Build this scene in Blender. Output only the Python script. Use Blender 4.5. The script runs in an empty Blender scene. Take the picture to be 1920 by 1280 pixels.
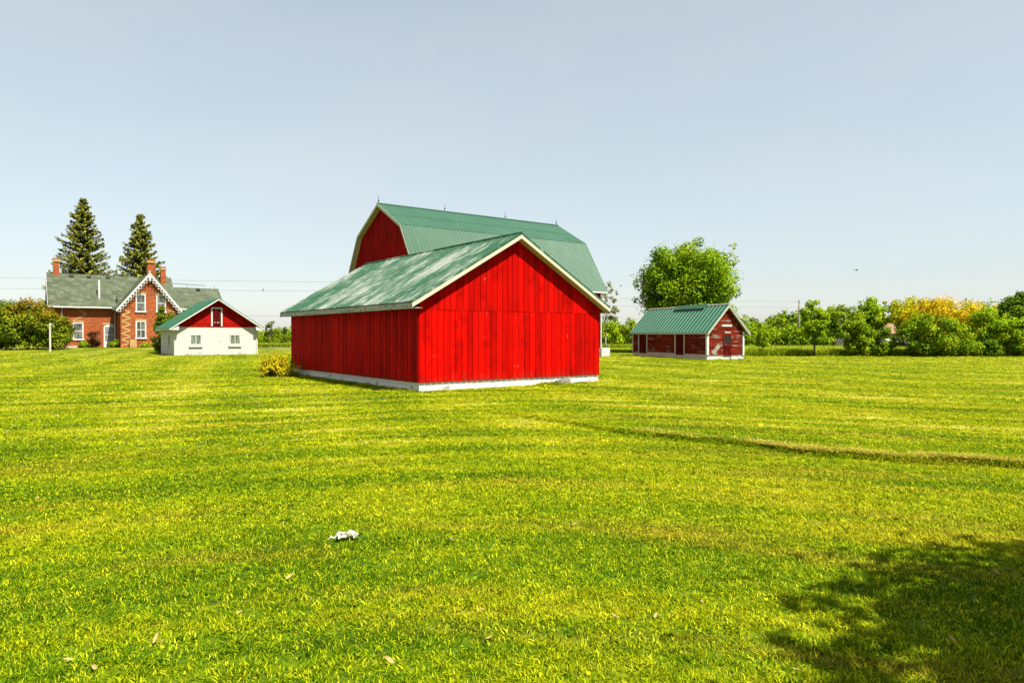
import bpy, bmesh, math, random
import numpy as np
from mathutils import Vector, Matrix

sc = bpy.context.scene
COL = sc.collection
R = math.radians

# ------------------------------------------------------------------ camera
EYE = 1.8
FPX = 1280.0           # focal length in photograph pixels (1920 wide)
HOR = 628.0            # row of the horizon
cam_d = bpy.data.cameras.new('camera')
cam_d.lens = 24.0
cam_d.sensor_width = 36.0
cam_d.clip_start = 0.1
cam_d.clip_end = 6000
cam = bpy.data.objects.new('camera', cam_d)
COL.objects.link(cam)
cam.location = (0, 0, EYE)
cam.rotation_euler = (R(90) - math.atan((640 - HOR) / FPX), 0, 0)
sc.camera = cam

# ------------------------------------------------------------------ light
SUN_EL = 57.0
TH = R(36.1)                       # heading of the farmyard buildings
sun_a = R(-53.9 + 12.0)            # horizontal direction towards the sun
SUN = Vector((math.cos(sun_a) * math.cos(R(SUN_EL)), math.sin(sun_a) * math.cos(R(SUN_EL)), math.sin(R(SUN_EL))))
sd = bpy.data.lights.new('sun', 'SUN')
sd.energy = 5.0
sd.angle = R(0.53)
sd.color = (1.0, 0.95, 0.86)
so = bpy.data.objects.new('sun', sd)
COL.objects.link(so)
so.rotation_euler = SUN.to_track_quat('Z', 'Y').to_euler()
so.location = (20, -20, 40)

world = bpy.data.worlds.new('World')
sc.world = world
world.use_nodes = True
wn = world.node_tree.nodes
wl = world.node_tree.links
sky = wn.new('ShaderNodeTexSky')
sky.sky_type = 'NISHITA'
sky.sun_disc = False
sky.sun_elevation = R(SUN_EL)
sky.sun_rotation = math.atan2(SUN.x, SUN.y)
sky.air_density = 1.15
sky.dust_density = 0.7
sky.ozone_density = 2.6
hs = wn.new('ShaderNodeHueSaturation')
hs.inputs['Saturation'].default_value = 0.66
hs.inputs['Hue'].default_value = 0.484
wl.new(sky.outputs[0], hs.inputs['Color'])
bg = wn['Background']
# thin high cloud veil over the clear sky
tcw = wn.new('ShaderNodeTexCoord')
mpw = wn.new('ShaderNodeMapping'); mpw.inputs['Scale'].default_value = (1.2, 1.2, 3.0)
wl.new(tcw.outputs['Generated'], mpw.inputs['Vector'])
nzw = wn.new('ShaderNodeTexNoise'); nzw.inputs['Scale'].default_value = 1.6; nzw.inputs['Detail'].default_value = 5; nzw.inputs['Roughness'].default_value = .55
wl.new(mpw.outputs[0], nzw.inputs['Vector'])
mrw = wn.new('ShaderNodeMapRange'); mrw.inputs[1].default_value = .3; mrw.inputs[2].default_value = .7; mrw.inputs[3].default_value = .34; mrw.inputs[4].default_value = .58
wl.new(nzw.outputs['Fac'], mrw.inputs[0])
veil = wn.new('ShaderNodeMix'); veil.data_type = 'RGBA'
wl.new(mrw.outputs[0], veil.inputs[0]); wl.new(hs.outputs[0], veil.inputs[6]); veil.inputs[7].default_value = (4.38, 4.68, 4.75, 1)
wl.new(veil.outputs[2], bg.inputs[0])
bg.inputs[1].default_value = 0.070

sc.view_settings.view_transform = 'Standard'
sc.view_settings.look = 'None'
sc.view_settings.exposure = 1.25
sc.view_settings.gamma = 1.0
sc.cycles.max_bounces = 6
sc.cycles.transparent_max_bounces = 4
sc.cycles.diffuse_bounces = 2
sc.cycles.glossy_bounces = 2
sc.cycles.transmission_bounces = 3

# ------------------------------------------------------------------ terrain
def smooth(t):
    t = np.clip(t, 0, 1)
    return t * t * (3 - 2 * t)

LIP_X = [-6, -3, -0.8, 0.78, 2.7, 4.4, 5.6, 7.0, 9.0, 13.0, 20.0]
LIP_Y = [20, 17.6, 16.2, 14.1, 11.75, 10.3, 9.5, 9.05, 8.7, 8.5, 8.7]
_rs = np.random.RandomState(5)
_waves = [(_rs.uniform(.25, 1.1), _rs.uniform(0, 6.28), _rs.uniform(0, 6.28)) for _ in range(14)]

def terrain(x, y):
    x = np.asarray(x, float); y = np.asarray(y, float)
    z = 0.50 * np.exp(-(((x + 47) / 20) ** 2 + ((y - 86) / 15) ** 2))
    z = z - 0.2 * smooth((y - 66) / 28)
    # grassy lip of an old track, higher on the far side
    lx = np.interp(x, LIP_X, LIP_Y) + 0.10 * np.sin(x * 2.3) + 0.06 * np.sin(x * 5.1 + 1)
    amp = 0.060 * smooth((x + 1.6) / 3.2) * (1 - smooth((x - 14) / 6))
    d = y - lx
    z = z + amp * (smooth((d + .02) / 0.20) * np.exp(-np.clip(d, 0, 99) / 5.0)
                   - 0.35 * np.exp(-((d + .12) / .22) ** 2))
    w = 0
    for k, a, p in _waves:
        w = w + np.sin(k * (x * math.cos(a) + y * math.sin(a)) + p) / (1 + 3 * k)
    near = np.exp(-np.hypot(x, y) / 40)
    return z + 0.016 * w * near

def gz(x, y):
    return float(terrain(x, y))

def at(px, depth, py=None):
    """point seen at column px at the given depth, on the ground unless a row is given"""
    X = (px - 960) / FPX * depth
    Z = gz(X, depth) if py is None else EYE + (HOR - py) / FPX * depth
    return Vector((X, depth, Z))

# ------------------------------------------------------------------ helpers
def tag(o, label=None, cat=None, group=None, kind=None):
    if label: o['label'] = label
    if cat: o['category'] = cat
    if group: o['group'] = group
    if kind: o['kind'] = kind
    return o

def thing(name, label, cat, loc, rz=0, group=None):
    o = bpy.data.objects.new(name, None)
    o.empty_display_size = .3
    COL.objects.link(o)
    o.location = loc
    o.rotation_euler = (0, 0, rz)
    return tag(o, label, cat, group)

class MB:
    """collects polygons, with one random value per group of faces"""
    def __init__(s, seed=0):
        s.v = []; s.f = []; s.r = []; s.rnd = random.Random(seed); s.cur = .5
    def next(s):
        s.cur = s.rnd.random()
    def poly(s, pts):
        n = len(s.v)
        s.v.extend([tuple(p) for p in pts])
        s.f.append(tuple(range(n, n + len(pts)))); s.r.append(s.cur)
    def add(s, verts, faces):
        n = len(s.v)
        s.v.extend([tuple(p) for p in verts])
        for f in faces:
            s.f.append(tuple(i + n for i in f)); s.r.append(s.cur)
    def box(s, x0, x1, y0, y1, z0, z1):
        v = [(x0, y0, z0), (x1, y0, z0), (x1, y1, z0), (x0, y1, z0), (x0, y0, z1), (x1, y0, z1), (x1, y1, z1), (x0, y1, z1)]
        s.add(v, [(3, 2, 1, 0), (4, 5, 6, 7), (0, 1, 5, 4), (1, 2, 6, 5), (2, 3, 7, 6), (3, 0, 4, 7)])
    def hexa(s, a, b):
        """two quads (bottom ring a, top ring b) joined"""
        s.add(list(a) + list(b), [(3, 2, 1, 0), (4, 5, 6, 7), (0, 1, 5, 4), (1, 2, 6, 5), (2, 3, 7, 6), (3, 0, 4, 7)])
    def prism(s, pts, off):
        """polygon pts extruded by vector off"""
        n = len(pts); off = Vector(off)
        P = [Vector(p) for p in pts]
        s.add(P + [p + off for p in P], [tuple(range(n - 1, -1, -1)), tuple(range(n, 2 * n))] +
              [(i, (i + 1) % n, n + (i + 1) % n, n + i) for i in range(n)])
    def beam(s, a, b, w, h, up=(0, 0, 1)):
        a = Vector(a); b = Vector(b); d = (b - a).normalized(); up = Vector(up)
        sd_ = d.cross(up).normalized() * w / 2
        u = sd_.cross(d).normalized() * h / 2
        s.hexa([a - sd_ - u, a + sd_ - u, a + sd_ + u, a - sd_ + u], [b - sd_ - u, b + sd_ - u, b + sd_ + u, b - sd_ + u])
    def tube(s, path, rad, n=8, caps=True):
        path = [Vector(p) for p in path]
        if not hasattr(rad, '__len__'): rad = [rad] * len(path)
        rings = []; base = len(s.v)
        for i, p in enumerate(path):
            d = (path[min(i + 1, len(path) - 1)] - path[max(i - 1, 0)]).normalized()
            ref = Vector((0, 0, 1)) if abs(d.z) < .9 else Vector((1, 0, 0))
            a = d.cross(ref).normalized(); b = d.cross(a)
            for k in range(n):
                t = 2 * math.pi * k / n
                s.v.append(tuple(p + (a * math.cos(t) + b * math.sin(t)) * rad[i]))
        for i in range(len(path) - 1):
            for k in range(n):
                q = base + i * n
                s.f.append((q + k, q + (k + 1) % n, q + n + (k + 1) % n, q + n + k)); s.r.append(s.cur)
        if caps:
            s.f.append(tuple(base + k for k in range(n))); s.r.append(s.cur)
            q = base + (len(path) - 1) * n
            s.f.append(tuple(q + k for k in range(n - 1, -1, -1))); s.r.append(s.cur)
    def sheet(s, E0, E1, R1, R0, prof, thick=.02):
        """roof sheet from eave E0-E1 to ridge R0-R1; prof = [(s, h)] across, s in metres"""
        E0, E1, R0, R1 = map(Vector, (E0, E1, R0, R1))
        L = (E1 - E0).length
        nrm = (E1 - E0).cross(R0 - E0).normalized()
        if nrm.z < 0: nrm = -nrm
        n = len(s.v); m = len(prof)
        for (t, h) in prof:
            k = t / L
            a = E0.lerp(E1, k); b = R0.lerp(R1, k)
            s.v += [tuple(a + nrm * h), tuple(b + nrm * h), tuple(a - nrm * thick), tuple(b - nrm * thick)]
        for i in range(m - 1):
            q = n + 4 * i
            for f in ((q, q + 4, q + 5, q + 1), (q + 2, q + 3, q + 7, q + 6), (q, q + 2, q + 6, q + 4), (q + 1, q + 5, q + 7, q + 3)):
                s.f.append(f); s.r.append(s.cur)
        s.f.append((n, n + 1, n + 3, n + 2)); s.r.append(s.cur)
        q = n + 4 * (m - 1)
        s.f.append((q, q + 2, q + 3, q + 1)); s.r.append(s.cur)
    def pieces(s, name, mat, parent):
        """every separate island becomes a part of its own"""
        par = list(range(len(s.v)))
        def find(i):
            while par[i] != i: par[i] = par[par[i]]; i = par[i]
            return i
        for f in s.f:
            for q in f[1:]: par[find(q)] = find(f[0])
        groups = {}
        for f, r in zip(s.f, s.r): groups.setdefault(find(f[0]), []).append((f, r))
        out = []
        for fs in groups.values():
            m = MB(); m_ = {}
            for f, r in fs:
                g = []
                for i in f:
                    if i not in m_: m_[i] = len(m.v); m.v.append(s.v[i])
                    g.append(m_[i])
                m.f.append(tuple(g)); m.r.append(r)
            out.append(m.build(name, mat, parent))
        return out
    def build(s, name, mat, parent=None, smooth_=False, bevel=0):
        me = bpy.data.meshes.new(name)
        me.from_pydata(s.v, [], s.f)
        a = me.attributes.new('rnd', 'FLOAT', 'FACE')
        a.data.foreach_set('value', s.r)
        bm = bmesh.new(); bm.from_mesh(me)
        bmesh.ops.recalc_face_normals(bm, faces=bm.faces)
        bm.to_mesh(me); bm.free()
        if smooth_:
            me.polygons.foreach_set('use_smooth', [True] * len(me.polygons))
        me.materials.append(mat)
        o = bpy.data.objects.new(name, me)
        COL.objects.link(o)
        if parent: o.parent = parent
        if bevel:
            m = o.modifiers.new('bevel', 'BEVEL'); m.width = bevel; m.segments = 2; m.limit_method = 'ANGLE'
        return o

def ribs(L, step, w, h):
    out = []; t = 0
    while t < L - 1e-6:
        for ds, hh in ((0, h), (w * .5, h), (w * .75, 0), (step - w * .25, 0)):
            if t + ds < L: out.append((t + ds, hh))
        t += step
    out.append((L, h)); return out

def waves(L, step, amp, k=6):
    n = int(round(L / step)) * k
    return [(L * i / n, amp * math.cos(2 * math.pi * i / k)) for i in range(n + 1)]

def fast_mesh(name, verts, faces, mat, rnd=None, parent=None, link=True):
    """numpy quads to an object"""
    me = bpy.data.meshes.new(name)
    nv, nf = len(verts), len(faces); k = faces.shape[1]
    me.vertices.add(nv); me.loops.add(nf * k); me.polygons.add(nf)
    me.vertices.foreach_set('co', np.ascontiguousarray(verts, np.float32).ravel())
    me.loops.foreach_set('vertex_index', np.ascontiguousarray(faces, np.int32).ravel())
    me.polygons.foreach_set('loop_start', np.arange(0, nf * k, k, dtype=np.int32))
    me.update(calc_edges=True)
    if rnd is not None:
        a = me.attributes.new('rnd', 'FLOAT', 'FACE')
        a.data.foreach_set('value', np.ascontiguousarray(rnd, np.float32))
    me.materials.append(mat)
    o = bpy.data.objects.new(name, me)
    if link: COL.objects.link(o)
    if parent: o.parent = parent
    return o

def copy_tree(o, parent=None):
    c = o.copy(); COL.objects.link(c)
    if parent: c.parent = parent
    for ch in [x for x in bpy.data.objects if x.parent == o]:
        copy_tree(ch, c)
    return c

# ------------------------------------------------------------------ materials
ALB = .78      # overall albedo level, balanced against the exposure
class Mat:
    def __init__(s, name, rough=.7, spec=.3):
        s.m = bpy.data.materials.new(name); s.m.use_nodes = True
        s.t = s.m.node_tree; s.n = s.t.nodes; s.l = s.t.links
        s.b = s.n['Principled BSDF']; s.out = s.n['Material Output']
        s.b.inputs['Roughness'].default_value = rough
        s.b.inputs['Specular IOR Level'].default_value = spec
        s._obj = None
    def link(s, a, b): s.l.new(a, b)
    def obj(s):
        if s._obj is None: s._obj = s.n.new('ShaderNodeTexCoord').outputs['Object']
        return s._obj
    def pos(s): return s.n.new('ShaderNodeNewGeometry').outputs['Position']
    def attr(s, name='rnd'):
        a = s.n.new('ShaderNodeAttribute'); a.attribute_name = name; return a.outputs['Fac']
    def mapping(s, vec, scale=(1, 1, 1), rot=(0, 0, 0), loc=(0, 0, 0)):
        m = s.n.new('ShaderNodeMapping')
        m.inputs['Scale'].default_value = scale; m.inputs['Rotation'].default_value = rot; m.inputs['Location'].default_value = loc
        s.link(vec, m.inputs['Vector']); return m.outputs[0]
    def noise(s, vec, scale, detail=4, rough=.55, dist=0):
        n = s.n.new('ShaderNodeTexNoise')
        n.inputs['Scale'].default_value = scale; n.inputs['Detail'].default_value = detail
        n.inputs['Roughness'].default_value = rough; n.inputs['Distortion'].default_value = dist
        s.link(vec, n.inputs['Vector']); return n.outputs['Fac']
    def ramp(s, fac, stops, interp='LINEAR'):
        r = s.n.new('ShaderNodeValToRGB'); cr = r.color_ramp; cr.interpolation = interp
        while len(cr.elements) < len(stops): cr.elements.new(.5)
        for e, (p, c) in zip(cr.elements, stops):
            e.position = p
            e.color = (c, c, c, 1) if not hasattr(c, '__len__') else (c[0] * ALB, c[1] * ALB, c[2] * ALB, 1)
        s.link(fac, r.inputs[0]); return r.outputs[0]
    def mix(s, fac, a, b, mode='MIX'):
        m = s.n.new('ShaderNodeMix'); m.data_type = 'RGBA'; m.blend_type = mode
        for sock, val in ((m.inputs[0], fac), (m.inputs[6], a), (m.inputs[7], b)):
            if hasattr(val, 'is_output'): s.link(val, sock)
            elif hasattr(val, '__len__'):
                q = ALB if mode == 'MIX' else 1.
                sock.default_value = (val[0] * q, val[1] * q, val[2] * q, 1)
            else: sock.default_value = val
        return m.outputs[2]
    def math(s, op, a, b=0.):
        m = s.n.new('ShaderNodeMath'); m.operation = op
        for i, v in enumerate((a, b)):
            if hasattr(v, 'is_output'): s.link(v, m.inputs[i])
            else: m.inputs[i].default_value = v
        return m.outputs[0]
    def color(s, c):
        if hasattr(c, 'is_output'): s.link(c, s.b.inputs['Base Color'])
        else: s.b.inputs['Base Color'].default_value = (c[0] * ALB, c[1] * ALB, c[2] * ALB, 1)
        return s
    def bump(s, h, strength=.5, dist=.02):
        b = s.n.new('ShaderNodeBump'); b.inputs['Strength'].default_value = strength; b.inputs['Distance'].default_value = dist
        s.link(h, b.inputs['Height']); s.link(b.outputs[0], s.b.inputs['Normal']); return s

def wall_vec(m):
    """(x+y, z, 0): runs along any upright wall of a building"""
    sp = m.n.new('ShaderNodeSeparateXYZ'); m.link(m.obj(), sp.inputs[0])
    cb = m.n.new('ShaderNodeCombineXYZ')
    m.link(m.math('ADD', sp.outputs[0], sp.outputs[1]), cb.inputs[0]); m.link(sp.outputs[2], cb.inputs[1])
    return cb.outputs[0]

def red_paint(name, c1, c2, worn=(.30, .2, .16), chips=.745, rough=.62, horizontal=False, grey=None, greyth=.62):
    m = Mat(name, rough, .025)
    sc1 = (.6, .6, 7) if horizontal else (7, 7, .7)
    n1 = m.noise(m.mapping(m.obj(), sc1), 1.0, 5)
    n2 = m.noise(m.obj(), .8, 5, .6)
    f = m.math('ADD', m.math('MULTIPLY', n1, .45), m.math('MULTIPLY', n2, .3))
    f = m.math('ADD', f, m.math('MULTIPLY', m.attr(), .42))
    col = m.mix(m.ramp(f, [(.34, 0.), (.80, 1.)]), c1, c2)
    n3 = m.noise(m.mapping(m.obj(), (3, 3, 22) if horizontal else (26, 26, 5)), 1.0, 3)
    n4 = m.noise(m.obj(), 2.2, 3)
    ch = m.math('MULTIPLY', n3, m.math('ADD', n4, .45))
    col = m.mix(m.ramp(ch, [(chips, 0.), (chips + .02, 1.)]), col, worn)
    if grey:
        g = m.noise(m.mapping(m.obj(), (.9, .9, 5)), 1.0, 6, .65)
        g = m.math('ADD', g, m.math('MULTIPLY', m.math('SUBTRACT', m.attr(), .5), .22))
        col = m.mix(m.ramp(g, [(greyth, 0.), (greyth + .05, 1.)]), col, grey)
    n5 = m.noise(m.mapping(m.obj(), (1.6, 1.6, .9), loc=(4, 2, 9)), 1.0, 6, .7)
    col = m.mix(m.ramp(n5, [(.50, 0.), (.70, .75)]), col, (c1[0] * .45, c1[1] * .7, c1[2] * .7))
    sp = m.n.new('ShaderNodeSeparateXYZ'); m.link(m.obj(), sp.inputs[0])
    low = m.math('SUBTRACT', m.math('MULTIPLY', m.noise(m.mapping(m.obj(), (5, 5, 2)), 1.0, 5, .7), 1.5), m.math('MULTIPLY', sp.outputs[2], .95))
    col = m.mix(m.ramp(low, [(.30, 0.), (.62, .5)]), col, (.16, .035, .02))
    m.color(col)
    m.bump(n1, .35, .01)
    return m.m

def plain(name, c, rough=.6, var=.15, scale=3., spec=.3, bump=.1):
    m = Mat(name, rough, spec)
    n = m.noise(m.obj(), scale, 5)
    lo = tuple(x * (1 - var) for x in c); hi = tuple(min(1, x * (1 + var)) for x in c)
    m.color(m.mix(m.ramp(n, [(.3, 0.), (.7, 1.)]), lo, hi))
    if bump: m.bump(n, bump, .02)
    return m.m

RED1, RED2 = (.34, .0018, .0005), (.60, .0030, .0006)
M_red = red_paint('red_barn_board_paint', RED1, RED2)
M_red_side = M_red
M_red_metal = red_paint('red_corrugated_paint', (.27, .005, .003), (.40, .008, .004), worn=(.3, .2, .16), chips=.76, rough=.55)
M_red_clap = red_paint('weathered_red_clapboard_paint', (.10, .012, .005), (.23, .024, .009), worn=(.30, .22, .14), chips=.67, horizontal=True, grey=(.21, .165, .12), greyth=.60)
M_red_gable = red_paint('red_gable_clapboard_paint', (.26, .004, .002), (.40, .008, .003), worn=(.3, .2, .16), chips=.76, horizontal=True)
M_red_door = red_paint('dark_red_door_paint', (.07, .004, .003), (.11, .006, .004), chips=.76)

def flaky_roof():
    m = Mat('flaking_green_roof_paint', .8, .12)
    streak = m.noise(m.mapping(m.obj(), (2.0, 30, 2.0)), 1.0, 6, .72)
    patch = m.noise(m.mapping(m.obj(), (.35, .5, .35)), 1.0, 3)
    fine = m.noise(m.mapping(m.obj(), (3.5, 30, 3.5)), 1.0, 4)
    green = m.mix(m.ramp(fine, [(.3, 0.), (.7, 1.)]), (.016, .068, .032), (.042, .13, .066))
    f = m.math('ADD', m.math('MULTIPLY', streak, .62), m.math('MULTIPLY', patch, .46))
    f = m.math('ADD', f, m.math('MULTIPLY', fine, .14))
    col = m.mix(m.ramp(f, [(.60, 0.), (.665, .78)]), green, (.36, .385, .33))
    rust = m.noise(m.mapping(m.obj(), (1.5, 8, 1.5), loc=(7, 3, 1)), 1.0, 4)
    col = m.mix(m.ramp(rust, [(.69, 0.), (.76, .8)]), col, (.17, .09, .05))
    m.color(col); m.bump(f, .3, .01)
    return m.m
M_roof_flaky = flaky_roof()

def green_metal(name, lo, hi, specks=.72, along=(.5, 5, .5)):
    m = Mat(name, .55, .25)
    n = m.noise(m.mapping(m.obj(), along), 1.0, 5, .6)
    big = m.noise(m.obj(), .35, 3)
    f = m.math('ADD', m.math('MULTIPLY', n, .6), m.math('MULTIPLY', big, .4))
    col = m.mix(m.ramp(f, [(.33, 0.), (.68, 1.)]), lo, hi)
    s = m.noise(m.mapping(m.obj(), (2.6, 2.6, 2.6)), 1.0, 4, .7)
    col = m.mix(m.ramp(s, [(specks, 0.), (specks + .03, .8)]), col, (.33, .37, .31))
    m.color(col); return m.m
M_roof_barn_hi = green_metal('green_barn_roof_metal', (.022, .082, .046), (.044, .122, .072), .67, (5, .5, .5))
M_roof_barn_lo = green_metal('faded_green_barn_roof_metal', (.040, .108, .062), (.068, .142, .088), .72, (5, .5, .5))
M_roof_coop = green_metal('bright_green_standing_seam_metal', (.012, .115, .056), (.022, .155, .080), .76)
M_roof_white_house = green_metal('green_outbuilding_roof_metal', (.014, .09, .04), (.028, .125, .06), .78)
M_rib = plain('pale_seam_metal', (.26, .36, .29), .5)

def peeling(name, base, under, th=.56, scale=4.):
    m = Mat(name, .75, .2)
    n = m.noise(m.mapping(m.obj(), (1, 1, 2.5)), scale, 6, .68)
    m.color(m.mix(m.ramp(n, [(th, 0.), (th + .06, 1.)]), base, under)); m.bump(n, .3, .01)
    return m.m
M_fascia = peeling('peeling_grey_white_fascia', (.44, .43, .38), (.12, .12, .09), .54, 5)
M_rake = peeling('cream_rake_board', (.52, .49, .36), (.20, .18, .12), .63, 4)
M_white = plain('white_trim_paint', (.62, .62, .58), .5, .12, 4)
M_white_dirty = peeling('worn_white_trim', (.58, .57, .51), (.22, .19, .15), .62, 4)

def block_wall(name, base, stain, w=.4, h=.2, amount=.57, gap=.012, mort=.62):
    m = Mat(name, .85, .15)
    br = m.n.new('ShaderNodeTexBrick')
    br.inputs['Scale'].default_value = 1.0
    br.inputs['Brick Width'].default_value = w; br.inputs['Row Height'].default_value = h
    br.inputs['Mortar Size'].default_value = gap; br.inputs['Mortar Smooth'].default_value = .3
    m.link(wall_vec(m), br.inputs['Vector'])
    lo = tuple(x * .93 for x in base)
    base = tuple(x * ALB for x in base); lo = tuple(x * ALB for x in lo)
    br.inputs['Color1'].default_value = (*base, 1); br.inputs['Color2'].default_value = (*lo, 1)
    br.inputs['Mortar'].default_value = (*[x * mort for x in base], 1)
    n = m.noise(m.mapping(m.obj(), (1.2, 1.2, 2.2)), 1.3, 7, .7)
    sp = m.n.new('ShaderNodeSeparateXYZ'); m.link(m.obj(), sp.inputs[0])
    low = m.ramp(sp.outputs[2], [(0., .13), (.22, 0.)])
    f = m.math('ADD', n, low)
    col = m.mix(m.ramp(f, [(amount, 0.), (amount + .09, .85)]), br.outputs['Color'], stain)
    m.color(col)
    h_ = m.math('SUBTRACT', m.math('MULTIPLY', n, .25), br.outputs['Fac'])
    m.bump(h_, .5, .015)
    return m.m
M_block = block_wall('white_painted_block', (.60, .58, .525), (.27, .22, .15), .42, .2, .585, mort=.80)
M_found = block_wall('white_painted_foundation', (.78, .75, .68), (.25, .19, .11), .62, .19, .62, mort=.7)
M_stone = block_wall('white_stone_footing', (.62, .60, .55), (.33, .28, .2), .7, .35, .6)

def brick():
    m = Mat('orange_red_brick', .85, .15)
    br = m.n.new('ShaderNodeTexBrick'); br.inputs['Scale'].default_value = 1
    br.inputs['Brick Width'].default_value = .46; br.inputs['Row Height'].default_value = .16
    br.inputs['Mortar Size'].default_value = .018
    m.link(wall_vec(m), br.inputs['Vector'])
    br.inputs['Color1'].default_value = (0.290, 0.056, 0.012, 1); br.inputs['Color2'].default_value = (0.185, 0.034, 0.009, 1)
    br.inputs['Mortar'].default_value = (0.30, 0.14, 0.06, 1)
    n = m.noise(m.obj(), 1.1, 5, .65)
    col = m.mix(m.ramp(n, [(.42, 0.), (.72, .7)]), br.outputs['Color'], (.46, .105, .02))
    n2 = m.noise(m.mapping(m.obj(), (2, 2, 5)), 2.2, 4)
    col = m.mix(m.ramp(n2, [(.52, 0.), (.62, .75)]), col, (.12, .028, .012))
    m.color(col); m.bump(br.outputs['Fac'], -.4, .01)
    return m.m
M_brick = brick()
M_buff = plain('buff_brick', (.44, .28, .10), .85, .25, 6)

def shingles():
    m = Mat('grey_green_shingles', .9, .1)
    br = m.n.new('ShaderNodeTexBrick'); br.inputs['Scale'].default_value = 1
    br.inputs['Brick Width'].default_value = .7; br.inputs['Row Height'].default_value = .28; br.inputs['Mortar Size'].default_value = .012
    m.link(wall_vec(m), br.inputs['Vector'])
    br.inputs['Color1'].default_value = (0.0585, 0.0718, 0.0429, 1); br.inputs['Color2'].default_value = (0.1131, 0.1287, 0.0819, 1)
    br.inputs['Mortar'].default_value = (0.0273, 0.0328, 0.0218, 1)
    n = m.noise(m.obj(), 2.4, 5, .7)
    m.color(m.mix(m.ramp(n, [(.38, 0.), (.68, .75)]), br.outputs['Color'], (.052, .064, .036)))
    return m.m
M_shingle = shingles()
M_dark = plain('dark_metal', (.03, .03, .03), .5)
M_greywood = plain('grey_weathered_wood', (.28, .25, .20), .9, .4, 6)
M_gravel = plain('pale_gravel', (.50, .47, .40), .95, .2, 2)
M_wire = plain('wire', (.16, .17, .18), .5)
M_slab = plain('concrete_step', (.42, .38, .30), .9)

def glass(name, c1, c2, sx=3.):
    m = Mat(name, .12, .5)
    n = m.noise(m.mapping(m.obj(), (sx, sx, .6)), 1.5, 2)
    m.color(m.mix(m.ramp(n, [(.4, 0.), (.6, 1.)]), c1, c2)); return m.m
M_glass = glass('curtained_window_glass', (.05, .055, .05), (.19, .19, .16))
M_glass_pale = glass('door_glass', (.17, .19, .18), (.36, .38, .36), 2)
M_dark_in = plain('dark_opening', (.012, .010, .008), .9)
M_green_glass = glass('small_window_glass', (.07, .10, .07), (.25, .28, .21), 5)

def leafmat(name, dark, mid, light, trans=.32, rough=.6, scale=.6):
    m = Mat(name, rough, .06)
    n = m.noise(m.obj(), scale, 4)
    f = m.math('ADD', m.math('MULTIPLY', n, .55), m.math('MULTIPLY', m.attr(), .5))
    col = m.ramp(f, [(.22, dark), (.5, mid), (.82, light)])
    m.color(col)
    tr = m.n.new('ShaderNodeBsdfTranslucent')
    m.link(m.mix(1.0, col, (1.0, .95, .45), 'MULTIPLY'), tr.inputs[0])
    ms = m.n.new('ShaderNodeMixShader'); ms.inputs[0].default_value = trans
    m.link(m.b.outputs[0], ms.inputs[1]); m.link(tr.outputs[0], ms.inputs[2]); m.link(ms.outputs[0], m.out.inputs[0])
    return m.m
M_maple = leafmat('maple_leaves', (0.06, 0.16, 0.003), (0.2, 0.36, 0.006), (0.5, 0.6, 0.015))
M_spruce = leafmat('spruce_needles', (0.03, 0.05, 0.006), (0.13, 0.15, 0.016), (0.4, 0.38, 0.04), .1)
M_wood_leaf = leafmat('woodland_leaves', (0.05, 0.12, 0.003), (0.18, 0.31, 0.006), (0.5, 0.57, 0.016))
M_yellow_green = leafmat('yellow_green_leaves', (.16, .20, .003), (.44, .46, .008), (.78, .74, .02))
M_dark_leaf = leafmat('dark_leaves', (0.03, 0.09, 0.003), (0.09, 0.19, 0.005), (0.24, 0.34, 0.012))
M_yellow_leaf = leafmat('golden_leaves', (0.28, 0.22, 0.004), (0.66, 0.47, 0.008), (0.92, 0.7, 0.018))
M_lime_leaf = leafmat('lime_leaves', (0.09, 0.21, 0.003), (0.27, 0.44, 0.007), (0.62, 0.7, 0.02))
M_lilac = leafmat('hedge_leaves', (0.03, 0.07, 0.004), (0.15, 0.22, 0.008), (0.48, 0.5, 0.018))
M_rust_leaf = leafmat('russet_hedge_leaves', (0.07, 0.055, 0.005), (0.24, 0.16, 0.01), (0.48, 0.33, 0.02))
M_gold_bush = leafmat('golden_juniper_leaves', (0.35, 0.32, 0.006), (0.75, 0.6, 0.012), (0.92, 0.8, 0.03))
M_thuja = leafmat('cedar_leaves', (0.03, 0.07, 0.004), (0.12, 0.19, 0.009), (0.34, 0.37, 0.02))
M_maroon = leafmat('maroon_leaves', (.035, .010, .008), (.11, .035, .018), (.17, .09, .03))
M_pale_leaf = leafmat('pale_spring_leaves', (.14, .16, .05), (.26, .27, .09), (.42, .40, .2))
M_bark = plain('bark', (.10, .075, .05), .95, .4, 5)
M_bark_pale = plain('pale_bark', (.36, .34, .28), .9, .3, 5)
M_pole = plain('weathered_pole', (.25, .20, .15), .9, .3, 4)
M_post = plain('cream_post_paint', (.66, .60, .50), .6)

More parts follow.
